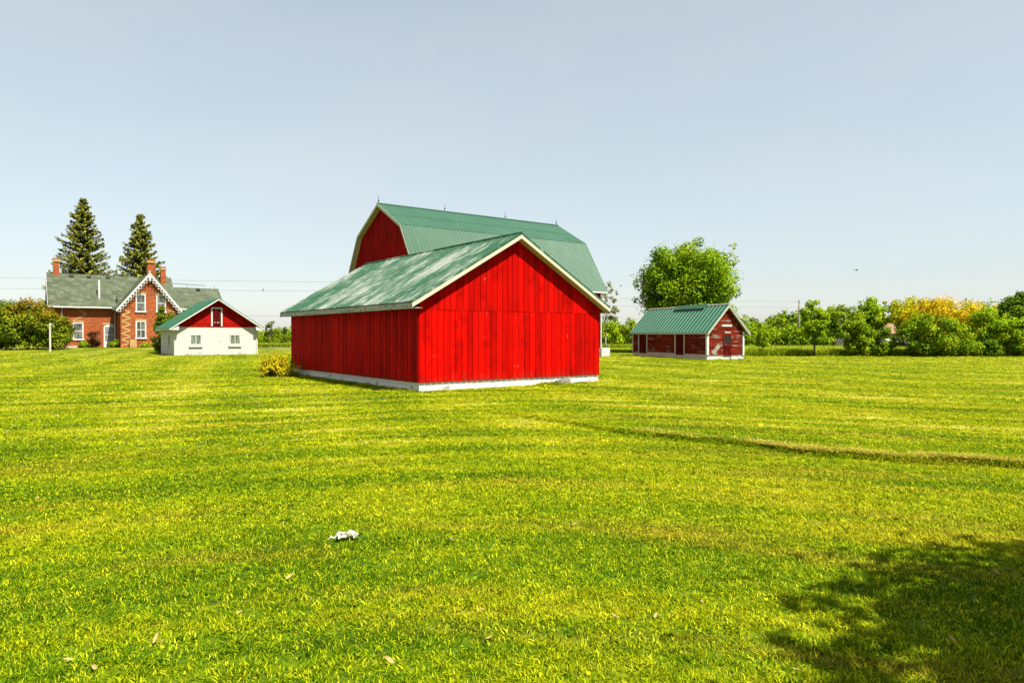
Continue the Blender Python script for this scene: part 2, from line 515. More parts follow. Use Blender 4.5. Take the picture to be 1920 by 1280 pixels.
def grass_color(m, base_dark=1.0):
    """one colour field over the whole lawn, shared by the ground and the blades"""
    p = m.pos()
    big = m.noise(p, .16, 3, .5)
    mid = m.noise(p, .75, 4, .6)
    fine = m.noise(p, 6., 4, .65)
    # the mower went round the corner of the shed: rows run up from the left and down to the right
    sx = m.n.new('ShaderNodeSeparateXYZ'); m.link(p, sx.inputs[0])
    bend = m.math('SQRT', m.math('ADD', m.math('MULTIPLY', sx.outputs[0], sx.outputs[0]), 5.))
    cv = m.n.new('ShaderNodeCombineXYZ')
    m.link(sx.outputs[0], cv.inputs[0]); m.link(m.math('ADD', sx.outputs[1], m.math('MULTIPLY', bend, .40)), cv.inputs[1])
    row = cv.outputs[0]
    streak = m.noise(m.mapping(row, (.085, .85, .5)), 1.0, 5, .62, .35)
    streak2 = m.noise(m.mapping(row, (.22, 2.4, .5), (0, 0, R(4)), (3, 8, 0)), 1.0, 5, .65, .3)
    rows = m.n.new('ShaderNodeTexWave'); rows.wave_type = 'BANDS'; rows.bands_direction = 'Y'
    rows.inputs['Scale'].default_value = .26; rows.inputs['Distortion'].default_value = 2.2
    rows.inputs['Detail'].default_value = 3; rows.inputs['Detail Scale'].default_value = .6
    m.link(m.mapping(row, (.35, 1, 1)), rows.inputs['Vector'])
    sp = m.n.new('ShaderNodeSeparateXYZ'); m.link(p, sp.inputs[0])
    # the mower's rows show beyond the rougher, clover-rich sward by the camera
    far = m.ramp(m.math('MULTIPLY', sp.outputs[1], .02), [(.10, 0.4), (.28, 1.)])
    f = m.math('ADD', m.math('MULTIPLY', big, .34), m.math('MULTIPLY', mid, .36))
    s = m.math('ADD', m.math('MULTIPLY', m.math('SUBTRACT', streak, .5), 1.6), m.math('MULTIPLY', m.math('SUBTRACT', streak2, .5), 1.35))
    s = m.math('ADD', s, m.math('MULTIPLY', m.math('SUBTRACT', rows.outputs['Fac'], .5), .13))
    f = m.math('ADD', f, m.math('MULTIPLY', s, far))
    swath = m.n.new('ShaderNodeTexWave'); swath.wave_type = 'BANDS'; swath.bands_direction = 'X'
    swath.inputs['Scale'].default_value = .085; swath.inputs['Distortion'].default_value = 1.6; swath.inputs['Detail'].default_value = 2
    m.link(m.mapping(p, (1, 1, 1), (0, 0, R(-22))), swath.inputs['Vector'])
    f = m.math('ADD', f, m.math('MULTIPLY', m.math('SUBTRACT', swath.outputs['Fac'], .5), m.math('MULTIPLY', far, .17)))
    f = m.math('ADD', f, m.math('MULTIPLY', m.math('SUBTRACT', fine, .5), .55))
    f = m.math('ADD', f, m.math('MULTIPLY', far, .085))
    k = base_dark
    col = m.ramp(f, [(.08, (.04 * k, .12 * k, .001 * k)), (.30, (.165 * k, .30 * k, .001 * k)), (.48, (.345 * k, .425 * k, .002 * k)),
                     (.66, (.60 * k, .57 * k, .012 * k)), (.86, (.85 * k, .79 * k, .20 * k))])
    # dry brown scuffs
    dry = m.noise(m.mapping(row, (.28, 1.4, .5), (0, 0, 0), (11, 4, 0)), .8, 6, .65)
    col = m.mix(m.ramp(dry, [(.52, 0.), (.68, .8)]), col, (.50 * k, .36 * k, .03 * k))
    return col, f, fine

def lawn_mat():
    m = Mat('mown_lawn', .9, .1)
    col, f, fine = grass_color(m, .43)
    m.color(col); m.bump(m.math('ADD', m.math('MULTIPLY', fine, .6), f), .7, .05)
    return m.m
M_lawn = lawn_mat()

def blade_mat(name, k=1.0, tint=(.9, 1.0, .7)):
    m = Mat(name, .6, .05)
    col, f, fine = grass_color(m, k)
    a = m.attr()
    col = m.mix(m.ramp(a, [(.12, .85), (.5, 0.)]), col, (.02 * k, .09 * k, .001 * k))
    col = m.mix(m.ramp(a, [(.66, 0.), (1., .8)]), col, (.86 * k, .82 * k, .02 * k))
    m.color(col)
    tr = m.n.new('ShaderNodeBsdfTranslucent'); m.link(m.mix(1.0, col, (1.0, 1.0, .5), 'MULTIPLY'), tr.inputs[0])
    ms = m.n.new('ShaderNodeMixShader'); ms.inputs[0].default_value = .35
    m.link(m.b.outputs[0], ms.inputs[1]); m.link(tr.outputs[0], ms.inputs[2]); m.link(ms.outputs[0], m.out.inputs[0])
    return m.m
M_blade = blade_mat('grass_blades', 1.0)
M_tall = leafmat('tall_meadow_grass', (0.13, 0.22, 0.006), (0.32, 0.42, 0.015), (0.6, 0.6, 0.06), .3)

# ------------------------------------------------------------------ ground
def axis(fine0, fine1, step, grow, far):
    a = list(np.arange(fine0, fine1 + 1e-6, step))
    s = step; x = fine1
    while x < far:
        s *= grow; x += s; a.append(x)
    s = step; x = fine0; b = []
    while x > -far:
        s *= grow; x -= s; b.append(x)
    return np.array(b[::-1] + a)
gx = axis(-14, 16, .12, 1.09, 3500); gy = axis(0, 18, .09, 1.07, 3500)
GX, GY = np.meshgrid(gx, gy)
GZ = terrain(GX, GY)
nx, ny = len(gx), len(gy)
idx = np.arange(nx * ny).reshape(ny, nx)
gf = np.stack([idx[:-1, :-1], idx[:-1, 1:], idx[1:, 1:], idx[1:, :-1]], -1).reshape(-1, 4)
ground = fast_mesh('lawn', np.stack([GX, GY, GZ], -1).reshape(-1, 3), gf, M_lawn)
ground.data.polygons.foreach_set('use_smooth', [True] * len(ground.data.polygons))
tag(ground, 'mown yellow-green lawn running to the horizon', 'lawn', kind='structure')

# pale gravel road behind the farmyard
rd = MB()
xs = np.linspace(-260, 260, 131)
for a, b in zip(xs[:-1], xs[1:]):
    ya = 96.0; wd = 2.6
    rd.poly([(a, ya - wd, gz(a, ya - wd) + .03), (b, ya - wd, gz(b, ya - wd) + .03), (b, ya + wd, gz(b, ya + wd) + .03), (a, ya + wd, gz(a, ya + wd) + .03)])
tag(rd.build('road', M_gravel), 'pale gravel road crossing behind the farm buildings', 'road', kind='structure')

# ------------------------------------------------------------------ red shed (front)
def boards_wall(mb, x0, x1, z0, ztop, y, width, gap=.014, th=.03, ax='x', jitter=.004):
    """vertical boards from x0 to x1; ztop is a function of x; faces -y (ax='x') or -x (ax='y')"""
    x = x0
    while x < x1 - .02:
        w = min(width * mb.rnd.uniform(.9, 1.1), x1 - x)
        a, b = x, x + w - gap
        mb.next(); j = mb.rnd.uniform(-jitter, jitter)
        mid = (a + b) / 2
        pts2 = [(a, z0), (b, z0), (b, ztop(b))]
        apex = getattr(ztop, 'apex', None)
        if apex is not None and a < apex < b: pts2.append((apex, ztop(apex)))
        pts2.append((a, ztop(a)))
        if ax == 'x':
            mb.prism([(p, y + j, z) for p, z in pts2], (0, th, 0))
        else:
            mb.prism([(y + j, p, z) for p, z in pts2], (th, 0, 0))
        x += w

def flat(z):
    f = lambda x: z
    return f

def gable_fn(xa, za, slope):
    def f(x): return za - abs(x - xa) * slope
    f.apex = xa
    return f

def solid_gable(mb, x0, x1, xa, z0, ze, za, y0, y1):
    mb.prism([(x0, y0, z0), (x1, y0, z0), (x1, y0, ze), (xa, y0, za), (x0, y0, ze)], (0, y1 - y0, 0))

SX, SY = -2.94, 21.53
W, L = 7.75, 12.2
XA, EL, ER, RK = 3.8, -.42, 8.0, .36
ZE, ZR = 2.84, 5.30
SL = (ZR - ZE) / (XA - EL)
shed = thing('red_shed', 'bright red board shed with flaking green roof, nearest of the buildings', 'shed', (SX, SY, 0), TH)
zf = .30
# footing
fb = MB(1)
fb.box(.02, W - .02, .02, .30, -.25, zf); fb.box(.02, .30, .30, L - .02, -.25, zf)
fb.box(W - .30, W - .02, .30, L - .02, -.25, zf); fb.box(.30, W - .30, L - .30, L - .02, -.25, zf)
fb.build('foundation', M_found, shed, bevel=.012)
roofline = gable_fn(XA, ZR - .17, SL)
# dark backing just inside the boards, its colour standing for shade in the gaps
bk = MB(2)
fw = MB(3)
seam = 2.60
def seam_cap(x): return min(seam, roofline(x))
seam_cap.apex = None
boards_wall(fw, 0, W, zf - .01, seam_cap, -.035, .232)
up0 = XA - (roofline(XA) - seam) / SL; up1 = min(W, XA + (roofline(XA) - seam) / SL)
ub = []
def upper(x): return max(seam + .012, roofline(x))
upper.apex = XA
boards_wall(fw, max(0, up0), up1, seam + .006, upper, -.043, .232)
fwo = fw.build('wall', M_red, shed, bevel=.004)
sw = MB(3); sw.prism([(.03, .001, zf), (W - .03, .001, zf), (W - .03, .001, roofline(W - .03) - .03), (XA, .001, roofline(XA) - .03), (.03, .001, roofline(.03) - .03)], (0, .05, 0)); sw.build('dark_gap_backing', M_dark_in, fwo)
fwo['label'] = 'sunlit red gable wall of vertical boards'
sw = MB(4)
boards_wall(sw, .002, L, zf - .01, flat(ZE - .06), -.035, .25, ax='y', gap=.034, th=.034, jitter=.006)
so_ = sw.build('wall', M_red_side, shed, bevel=.004)
sw = MB(4); sw.box(.004, .05, .06, L - .05, zf, ZE - .09); sw.build('dark_gap_backing', M_dark_in, so_); so_['label'] = 'shaded red side wall of narrow boards'
bw = MB(5)
boards_wall(bw, .06, L, zf - .01, flat(ZE - .12), W, .25, ax='y', gap=.015)
bw.build('wall', M_red_side, shed)
bw = MB(6)
boards_wall(bw, .06, W, zf - .01, roofline, L - .03, .25, gap=.012)
bw.build('wall', M_red_side, shed)
# roof
rf = MB(7)
prof = ribs(L + 2 * RK, .62, .07, .022)
rf.sheet((EL, L + RK, ZE), (EL, -RK, ZE), (XA, -RK, ZR), (XA, L + RK, ZR), prof, .05)
rf.next()
zr_ = ZR - (ER - XA) * SL
rf.sheet((ER, -RK, zr_), (ER, L + RK, zr_), (XA, L + RK, ZR), (XA, -RK, ZR), prof, .05)
rf.tube([(XA, -RK - .01, ZR + .015), (XA, L + RK + .01, ZR + .015)], .045, 8)
roof = rf.build('roof', M_roof_flaky, shed)
fa = MB(8)
fa.box(EL - .005, EL + .03, -RK + .02, L + RK - .02, ZE - .215, ZE - .045)
fa.box(ER - .03, ER + .005, -RK + .02, L + RK - .02, zr_ - .215, zr_ - .045)
fa.box(EL + .03, -.04, -RK + .06, L + RK - .06, ZE - .20, ZE - .18)
fa.pieces('fascia', M_fascia, roof)
def rake(mb, y, th, xe, ze, drop=.17, top=.045):
    a = [(xe, ze - top - .003), (XA, ZR - top - .003), (XA, ZR - top - drop), (xe, ze - top - drop)]
    mb.prism([(x, y, z) for x, z in a], (0, th, 0))
for (xe, ze) in ((EL, ZE), (ER, zr_)):
    rk = MB(9); rake(rk, -RK + (.0 if xe < 0 else .002), .03, xe, ze, .14)
    rake(rk, L + RK - .03, .03, xe, ze, .14)
    # soffit board under the overhang
    a = [(xe, ze - .16), (XA, ZR - .16), (XA, ZR - .185), (xe, ze - .185)]
    rk.prism([(x, -RK + .034, z) for x, z in a], (0, RK - .08, 0))
    rk.pieces('rake_board', M_rake, roof)
# broken bit of the footing with a loose grey board
bp = thing('loose_board', 'split grey board leaning on the white footing of the nearest shed', 'board', (SX + math.cos(TH) * 5.95 - math.cos(TH + 1.57) * .07, SY + math.sin(TH) * 5.95 - math.sin(TH + 1.57) * .07, .0), TH)
b_ = MB(11)
b_.beam((-.35, -.05, .05), (.32, .05, .17), .12, .05); b_.next(); b_.beam((-.25, -.03, .0), (.36, .06, .10), .14, .04); b_.next()
b_.beam((-.38, .0, .14), (.25, .055, .22), .03, .06)
b_.build('plank', M_greywood, bp)
b_ = MB(12); b_.beam((-.42, .025, .11), (.22, .055, .205), .015, .055)
b_.build('gap_shade_strip', M_dark_in, bp)  # dark strip laid in for the shade inside the broken gap

# ------------------------------------------------------------------ gambrel barn
BO = Vector((-10.2, 51.8, 0))
barn = thing('gambrel_barn', 'big red barn with green corrugated gambrel roof, tallest building', 'barn', BO, TH)
BL = 17.8; YB, YE, YW = 3.75, 6.45, 6.1
ZRG, ZBR, ZEV = 11.75, 9.72, 5.4
RKB = .45
def corr_wall(mb, ax, p0, p1, const, z0, ztop, step=.22, amp=.02, sign=-1):
    """corrugated wall facing -x (ax='y') / -y (ax='x'); ztop function"""
    n = int((p1 - p0) / step) * 4
    V = []
    base = len(mb.v)
    for i in range(n + 1):
        t = p0 + (p1 - p0) * i / n
        c = const + sign * amp * (1 if i % 4 in (0, 1) else -1)
        q = (lambda z: (c, t, z)) if ax == 'y' else (lambda z: (t, c, z))
        mb.v += [q(z0), q(ztop(t))]
    for i in range(n):
        if i % 4 == 0: mb.next()
        mb.f.append((base + 2 * i, base + 2 * i + 2, base + 2 * i + 3, base + 2 * i + 1)); mb.r.append(mb.cur)
def gam(t):
    a = abs(t)
    return ZRG - .12 - (ZRG - ZBR) * a / YB if a < YB else ZBR - .12 - (ZBR - ZEV) * (a - YB) / (YE - YB)
zs = 7.6
g = MB(20)
def glow(t): return min(zs, gam(t))
corr_wall(g, 'y', -YW, YW, RKB, .5, glow)
def gup(t): return max(zs + .01, gam(t))
hw = YB + (ZBR - .12 - zs) / (ZBR - ZEV) * (YE - YB)
corr_wall(g, 'y', -hw, hw, RKB - .03, zs, gup)
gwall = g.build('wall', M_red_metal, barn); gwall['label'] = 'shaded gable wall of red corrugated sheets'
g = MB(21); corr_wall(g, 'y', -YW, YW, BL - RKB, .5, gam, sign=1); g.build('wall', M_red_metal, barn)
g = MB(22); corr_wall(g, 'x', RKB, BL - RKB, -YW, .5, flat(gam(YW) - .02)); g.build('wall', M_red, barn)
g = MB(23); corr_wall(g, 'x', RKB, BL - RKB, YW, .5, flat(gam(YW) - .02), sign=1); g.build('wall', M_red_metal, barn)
g = MB(24)
for s_ in (-1, 1):
    ya, yb = sorted((s_ * (YW - .35), s_ * (YW + .08)))
    g.box(RKB - .06, BL - RKB + .06, ya, yb, -.3, .55)
for xx in (RKB - .06, BL - RKB - .35):
    g.box(xx, xx + .41, -YW + .35, YW - .35, -.3, .55)
g.box(BL - RKB - .2, BL - RKB + .75, -YW - .35, -YW + .3, -.3, .72)
g.build('foundation', M_stone, barn, bevel=.03)
# roof
r_ = MB(25)
for s_ in (-1, 1):
    r_.next()
    r_.sheet((0, s_ * YB, ZBR), (BL, s_ * YB, ZBR), (BL, 0, ZRG), (0, 0, ZRG), waves(BL, .26, .016), .06)
r_.tube([(-.02, 0, ZRG + .02), (BL + .02, 0, ZRG + .02)], .07, 8)
for zz, kk in ((ZRG - 1.05, .52),):
    r_.tube([(0, -YB * kk, ZRG - (ZRG - ZBR) * kk + .01), (BL, -YB * kk, ZRG - (ZRG - ZBR) * kk + .01)], .018, 5)
bro = r_.build('roof', M_roof_barn_hi, barn); bro['label'] = 'dark green upper slopes of corrugated metal'
r_ = MB(26)
for s_ in (-1, 1):
    r_.next()
    r_.sheet((0, s_ * YE, ZEV), (BL, s_ * YE, ZEV), (BL, s_ * (YB + .02), ZBR - .03), (0, s_ * (YB + .02), ZBR - .03), waves(BL, .31, .042), .06)
brl = r_.build('roof', M_roof_barn_lo, barn); brl['label'] = 'faded pale green lower slopes of corrugated metal'
for s_ in (-1, 1):
    k = MB(27)
    prs = [(0, s_ * YE, ZEV), (0, s_ * YB, ZBR), (0, 0, ZRG)]
    for x0 in (-.03, BL + .0):
        for a, b in zip(prs[:-1], prs[1:]):
            a = Vector(a) + Vector((x0, 0, -.10)); b = Vector(b) + Vector((x0, 0, -.10))
            k.prism([a + Vector((0, 0, .09)), b + Vector((0, 0, .09)), b - Vector((0, 0, .13)), a - Vector((0, 0, .13 if a.z > 6 else .16))], (.03, 0, 0))
            # soffit
            k.prism([a + Vector((.03, 0, -.02)), b + Vector((.03, 0, -.02)), b + Vector((.03, 0, -.045)), a + Vector((.03, 0, -.045))], (RKB - .02 if x0 < 1 else -RKB, 0, 0))
    k.pieces('rake_board', M_rake, bro)
k = MB(28)
k.box(0.02, BL - .02, -YE - .09, -YE - .005, ZEV - .12, ZEV - .02)
k.box(0.02, BL - .02, -YE + .0, -YW - .03, ZEV - .15, ZEV - .122)
k.build('gutter', M_white, brl)
k = MB(29); xd = BL - RKB - .06
k.tube([(xd, -YE - .05, ZEV - .12), (xd, -YE - .02, ZEV - .25), (xd, -YW - .10, ZEV - .55), (xd, -YW - .10, .75)], .06, 8)
k.build('downspout', M_white, barn)
for px_ in (.10, 5.9, 11.9, 17.6):
    k = MB(30)
    k.tube([(px_, 0, ZRG), (px_, 0, ZRG + .62)], [.022, .012], 6)
    k.tube([(px_, 0, ZRG + .16), (px_, 0, ZRG + .20), (px_, 0, ZRG + .26), (px_, 0, ZRG + .30)], [.02, .06, .06, .02], 8)
    k.build('lightning_rod', M_dark, bro)

# ------------------------------------------------------------------ white outbuilding
WO = Vector((-29.1, 58.8, 0)); WO.z = gz(WO.x, WO.y)
wh = thing('white_outbuilding', 'low white block outbuilding with red gable and green roof', 'outbuilding', WO, TH)
WW, WL, WE, WA = 7.0, 6.6, 2.5, 5.05
wk = MB(40); wk.box(0, WW, 0, WL, -.4, WE); wk.build('wall', M_block, wh, bevel=.015)
wsl = (WA - WE + .1) / (WW / 2 + .45)
def wroof(x): return WA - .14 - abs(x - WW / 2) * wsl
gm = MB(41); z = WE + .004
while z < WA - .2:
    z1 = min(z + .13, WA - .2); gm.next()
    hwid = (WA - .14 - z) / wsl; hw1 = max(.02, (WA - .14 - z1) / wsl)
    hwid = min(hwid, WW / 2)
    hw1 = min(hw1, WW / 2)
    c = WW / 2
    gm.hexa([(c - hwid, -.035, z), (c + hwid, -.035, z), (c + hwid, .1, z), (c - hwid, .1, z)],
            [(c - hw1, -.015, z1), (c + hw1, -.015, z1), (c + hw1, .1, z1), (c - hw1, .1, z1)])
    z = z1
gab = gm.build('gable', M_red_gable, wh)
gm = MB(42); solid_gable(gm, .0, WW, WW / 2, WE + .003, WE + .05, WA - .14, WL - .1, WL); gm.build('gable', M_red_gable, wh)
r_ = MB(43)
ze = WE - .1
for s_ in (0, 1):
    xe = -.45 if s_ == 0 else WW + .45
    r_.next(); r_.sheet((xe, -.60, ze), (xe, WL + .42, ze), (WW / 2, WL + .42, WA), (WW / 2, -.60, WA), ribs(WL + 1.02, .75, .04, .012), .05)
wr = r_.build('roof', M_roof_white_house, wh)
k = MB(44)
for xe in (-.45, WW + .45):
    a = [(xe, ze - .053), (WW / 2, WA - .053), (WW / 2, WA - .17), (xe, ze - .17)]
    k.prism([(x, -.60, zz) for x, zz in a], (0, .03, 0))
    a = [(xe, ze - .12), (WW / 2, WA - .12), (WW / 2, WA - .14), (xe, ze - .14)]
    k.prism([(x, -.569, zz) for x, zz in a], (0, .52, 0))
    k.prism([(x, WL + .39, zz) for x, zz in a], (0, .03, 0))
k.pieces('rake_board', M_white, wr)
k = MB(45)
k.box(-.47, -.44, -.58, WL + .40, ze - .17, ze - .052)
k.box(-.44, -.002, -.38, WL + .38, ze - .165, ze - .145)
# boxed eave ends
k.prism([(-.45, -.565, ze - .17), (.28, -.565, ze - .17), (.28, -.565, ze + .16)], (0, .54, 0))
k.prism([(WW + .45, -.565, ze - .17), (WW - .28, -.565, ze - .17), (WW - .28, -.565, ze + .16)], (0, .54, 0))
k.pieces('fascia', M_white, wr)
k = MB(46)
k.box(WW + .45, WW + .54, -.40, WL + .40, ze - .13, ze - .05)
k.build('gutter', M_white, wr)
k = MB(47)
k.tube([(WW + .50, -.34, ze - .10), (WW + .50, -.33, ze - .24), (WW + .35, -.2, ze - .42), (WW - .02, -.06, ze - .60), (WW - .10, -.05, ze - .70), (WW - .10, -.05, .12), (WW - .05, -.16, .05)], .045, 8)
k.build('downspout', M_white, wh)
# loft door
d = MB(48)
cx0, cx1, dz0, dz1 = 2.62, 4.28, WE + .08, WE + 1.62
d.box(cx0 + .36, cx0 + .48, -.09, -.036, dz0, dz1); d.box(cx1 - .48, cx1 - .36, -.09, -.036, dz0, dz1)
d.box(cx0 + .36, cx1 - .36, -.092, -.036, dz1 + .002, dz1 + .12)
fr = d.build('loft_door', M_white, wh); fr['label'] = 'white framed red loft door'
d = MB(49)
for i in range(4):
    d.next(); xx = cx0 + .485 + i * .1725
    d.box(xx, xx + .165, -.07, -.03, dz0 + .02, dz1 - .004)
d.build('door_leaf', M_red_door, fr)
d = MB(50); d.box(cx0 + .60, cx0 + .72, -.085, -.071, dz0 + .30, dz0 + .35); d.box(cx0 + .84, cx0 + 1.02, -.085, -.071, dz0 + .30, dz0 + .35)
d.pieces('hinge', M_white, fr)
# windows
def white_window(xc):
    d = MB(51); w, z0, z1 = .78, 1.02, 1.78
    d.box(xc - w / 2 - .08, xc - w / 2, -.05, -.001, z0 - .02, z1); d.box(xc + w / 2, xc + w / 2 + .08, -.05, -.001, z0 - .02, z1)
    d.box(xc - w / 2 - .08, xc + w / 2 + .08, -.052, -.001, z1 + .001, z1 + .09); d.box(xc - w / 2 - .08, xc + w / 2 + .08, -.052, -.001, z0 - .09, z0 - .021)
    d.box(xc - .025, xc + .025, -.04, -.001, z0 - .02, z1)
    f = d.build('window', M_white_dirty, wh)
    d = MB(52); d.box(xc - w / 2, xc + w / 2, -.02, -.002, z0 - .02, z1); d.build('pane', M_green_glass, f)
    d = MB(53); d.box(xc - w / 2 - .16, xc + w / 2 + .16, -.12, -.001, z0 - .28, z0 - .092); d.build('sill', M_block, f)
white_window(1.72); white_window(5.0)
d = MB(54); d.box(-.012, .004, 2.2, 2.55, .95, 1.75); d.build('slot_window', M_dark_in, wh)
d = MB(55)
pts = [(-.006, 1.6, .82), (-.006, 2.3, .74), (-.006, 2.7, .80), (-.006, 3.4, .72)]
d.tube(pts, .02, 5); d.build('wall_crack', M_dark_in, wh)

# ------------------------------------------------------------------ brick house
HZ = gz(-45.85, 80) - .02
house = thing('brick_house', 'orange brick farmhouse with steep gable and white fretwork', 'house', (-48.2, 83.2, HZ), TH)
XL, XM, XR2 = -6.6, 6.47, 12.2
DW = 7.0; EZ = 5.05; RZ = 8.95; RZ2 = 7.75
hb = MB(60)
hb.prism([(XL, 0, -.6), (XL, DW, -.6), (XL, DW, EZ), (XL, DW / 2, RZ - .2), (XL, 0, EZ)], (XM - XL, 0, 0))
w_ = hb.build('wall', M_brick, house)
hb = MB(61)
hb.prism([(XM + .002, .15, -.6), (XM + .002, DW - .1, -.6), (XM + .002, DW - .1, EZ), (XM + .002, DW / 2, RZ2 - .2), (XM + .002, .15, EZ)], (XR2 - XM, 0, 0))
hb.build('wall', M_brick, house)
GW = 6.06; GY0 = -4.0; GZA = 8.85; GE = 4.95
hb = MB(62)
solid_gable(hb, 0, GW, GW / 2, -.6, GE, GZA - .15, GY0, .0)
hb.build('wall', M_brick, house)['label'] = 'projecting brick gable front'
def hroof(mb, x0, x1, ridge):
    ov = .65; lo_ = EZ - .20
    for s_ in (0, 1):
        ye = -ov if s_ == 0 else DW + ov
        mb.next()
        mb.sheet((x0, ye, lo_), (x1, ye, lo_), (x1, DW / 2, ridge + .05), (x0, DW / 2, ridge + .05), [(0, 0), ((x1 - x0) * .5, 0), (x1 - x0, 0)], .12)
hr = MB(63); hroof(hr, XL - .35, XM + .2, RZ); hro = hr.build('roof', M_shingle, house)
hr = MB(64); hroof(hr, XM + .205, XR2 + .3, RZ2); hr2 = hr.build('roof', M_shingle, house)
hr = MB(65); gs = (GZA - GE) / (GW / 2); ov = .5
for s_ in (0, 1):
    xe = -ov if s_ == 0 else GW + ov
    hr.next(); hr.sheet((xe, GY0 - .45, GE - ov * gs + .12), (xe, 3.4, GE - ov * gs + .12), (GW / 2, 3.4, GZA + .06), (GW / 2, GY0 - .45, GZA + .06), [(0, 0), (3, 0), (3.4 - GY0 + .45, 0)], .12)
hr3 = hr.build('roof', M_shingle, house)
# eave trim
k = MB(66); sl = (RZ - EZ) / (DW / 2); ezb = EZ - .20
k.box(XL - .35, -.55, -.70, -.635, ezb - .15, ezb + .0); k.box(XL - .30, -.1, -.635, -.0, ezb - .17, ezb - .13)
k.build('eave_board', M_white, hro)
k = MB(67); sl2 = (RZ2 - EZ) / (DW / 2); ezb2 = EZ - .20
k.box(GW + .55, XR2 + .3, -.70, -.635, ezb2 - .15, ezb2); k.build('eave_board', M_white, hr2)
k = MB(68); k.prism([(XL - .38, -.65, ezb - .14), (XL - .38, -.65, ezb + .03), (XL - .38, DW / 2, RZ + .03), (XL - .38, DW / 2, RZ - .14)], (.03, 0, 0))
k.build('verge_board', M_white, hro)
# bargeboards with fretwork
def fret(side):
    k = MB(69); y = GY0 - .49; c = GW / 2
    xe = c - side * (GW / 2 + ov); xa = c
    A = Vector((xe, y, GE - ov * gs + .12)); B = Vector((xa, y, GZA + .06))
    dn = Vector((0, 0, -1)); dirv = (B - A).normalized()
    k.prism([A + Vector((0, 0, .02)), B + Vector((0, 0, .02)), B + Vector((0, 0, -.24)), A + Vector((0, 0, -.24))], (0, .05, 0))
    Ln = (B - A).length; n = 13
    perp = dirv.cross(Vector((0, 1, 0))).normalized()
    if perp.z > 0: perp = -perp
    for i in range(n):
        p = A + dirv * (Ln * (i + .35) / n) + perp * .30
        rr = .15
        ring = [p + dirv * (rr * math.cos(t)) + perp * (rr * math.sin(t)) + Vector((0, .025, 0)) for t in np.linspace(0, 2 * math.pi, 11)]
        k.tube(ring, .038, 5, False)
        if i % 2 == 0:
            q = p + perp * .2
            k.beam(p + perp * .12, q + perp * .05, .06, .05, (0, 1, 0))
        e = p + dirv * (Ln / n * .5)
        k.beam(e - perp * .26, e + perp * .04, .07, .045, (0, 1, 0))
    return k.build('bargeboard', M_white, hr3)
fret(1); fret(-1)
k = MB(70); c = GW / 2; y = GY0 - .50
k.beam((c, y + .02, GZA + .35), (c, y + .02, GZA - 1.0), .09, .05, (0, 1, 0))
k.beam((c - .3, y + .021, GZA - .55), (c + .3, y + .021, GZA - .55), .08, .05)
k.build('finial', M_white, hr3)
# zigzag of buff bricks up both front corners
def zigzag(x0, w, flip):
    k = MB(71); z = .15; i = 0; st = .36
    while z < GE - .6:
        for dz in (0.,):
            a, b = (x0, x0 + w) if i % 2 == 0 else (x0 + w, x0)
            p = Vector((a, GY0 - .015, z + dz)); q = Vector((b, GY0 - .015, z + dz + st))
            k.next(); k.prism([p, q, q + Vector((0, 0, .17)), p + Vector((0, 0, .17))], (0, .03, 0))
        z += st; i += 1
    return k.build('zigzag_brickwork', M_buff, house)
zigzag(.08, 1.0, 0); zigzag(GW - 1.08, 1.0, 1)
k = MB(73)
rr = random.Random(4)
for i in range(11):
    z = 4.75 - i * .15; x = -4.35 + (i * .2 if i < 6 else 1.0 - (i - 6) * .28)
    k.next(); k.box(x, x + .27, -.012 - .0004 * (i % 2), .004, z - .04, z + .115)
k.build('patched_crack', M_buff, house)
# windows
def house_window(x, y, z0, z1, w, nx_=1, arched=False, glassm=None, name='window'):
    k = MB(80); fwid = .13
    k.box(x - w / 2 - fwid, x - w / 2, y - .06, y - .002, z0, z1); k.box(x + w / 2, x + w / 2 + fwid, y - .06, y - .002, z0, z1)
    k.box(x - w / 2 - fwid, x + w / 2 + fwid, y - .062, y - .002, z1 + .001, z1 + fwid)
    k.box(x - w / 2, x + w / 2, y - .05, y - .002, (z0 + z1) / 2 - .04, (z0 + z1) / 2 + .04)
    for i in range(1, nx_): 
        xx = x - w / 2 + w * i / nx_; k.box(xx - .02, xx + .02, y - .045, y - .002, z0, z1)
    f = k.build(name, M_white, house)
    k = MB(81); k.box(x - w / 2, x + w / 2, y - .025, y - .003, z0, z1); k.build('pane', glassm or M_glass, f)
    k = MB(82); k.box(x - w / 2 - fwid - .08, x + w / 2 + fwid + .08, y - .14, y - .002, z0 - .16, z0 - .001); k.build('sill', M_white, f)
    k = MB(83); n = 6
    for i in range(n):
        a = x - w / 2 - fwid - .06 + (w + 2 * fwid + .12) * i / n; b = a + (w + 2 * fwid + .12) / n - .01
        hgt = .05 * (1 - ((i + .5) / n * 2 - 1) ** 2); k.next()
        k.box(a, b, y - .03, y - .002, z1 + fwid + .01 + hgt, z1 + fwid + .19 + hgt)
    k.build('lintel', M_buff, f)
for xw in (2.1, 4.28): house_window(xw, GY0, 4.35, 6.25, .80)
house_window(2.1, GY0, 1.2, 3.05, .86, 2)
house_window(-3.95, 0, 1.05, 2.85, .82)
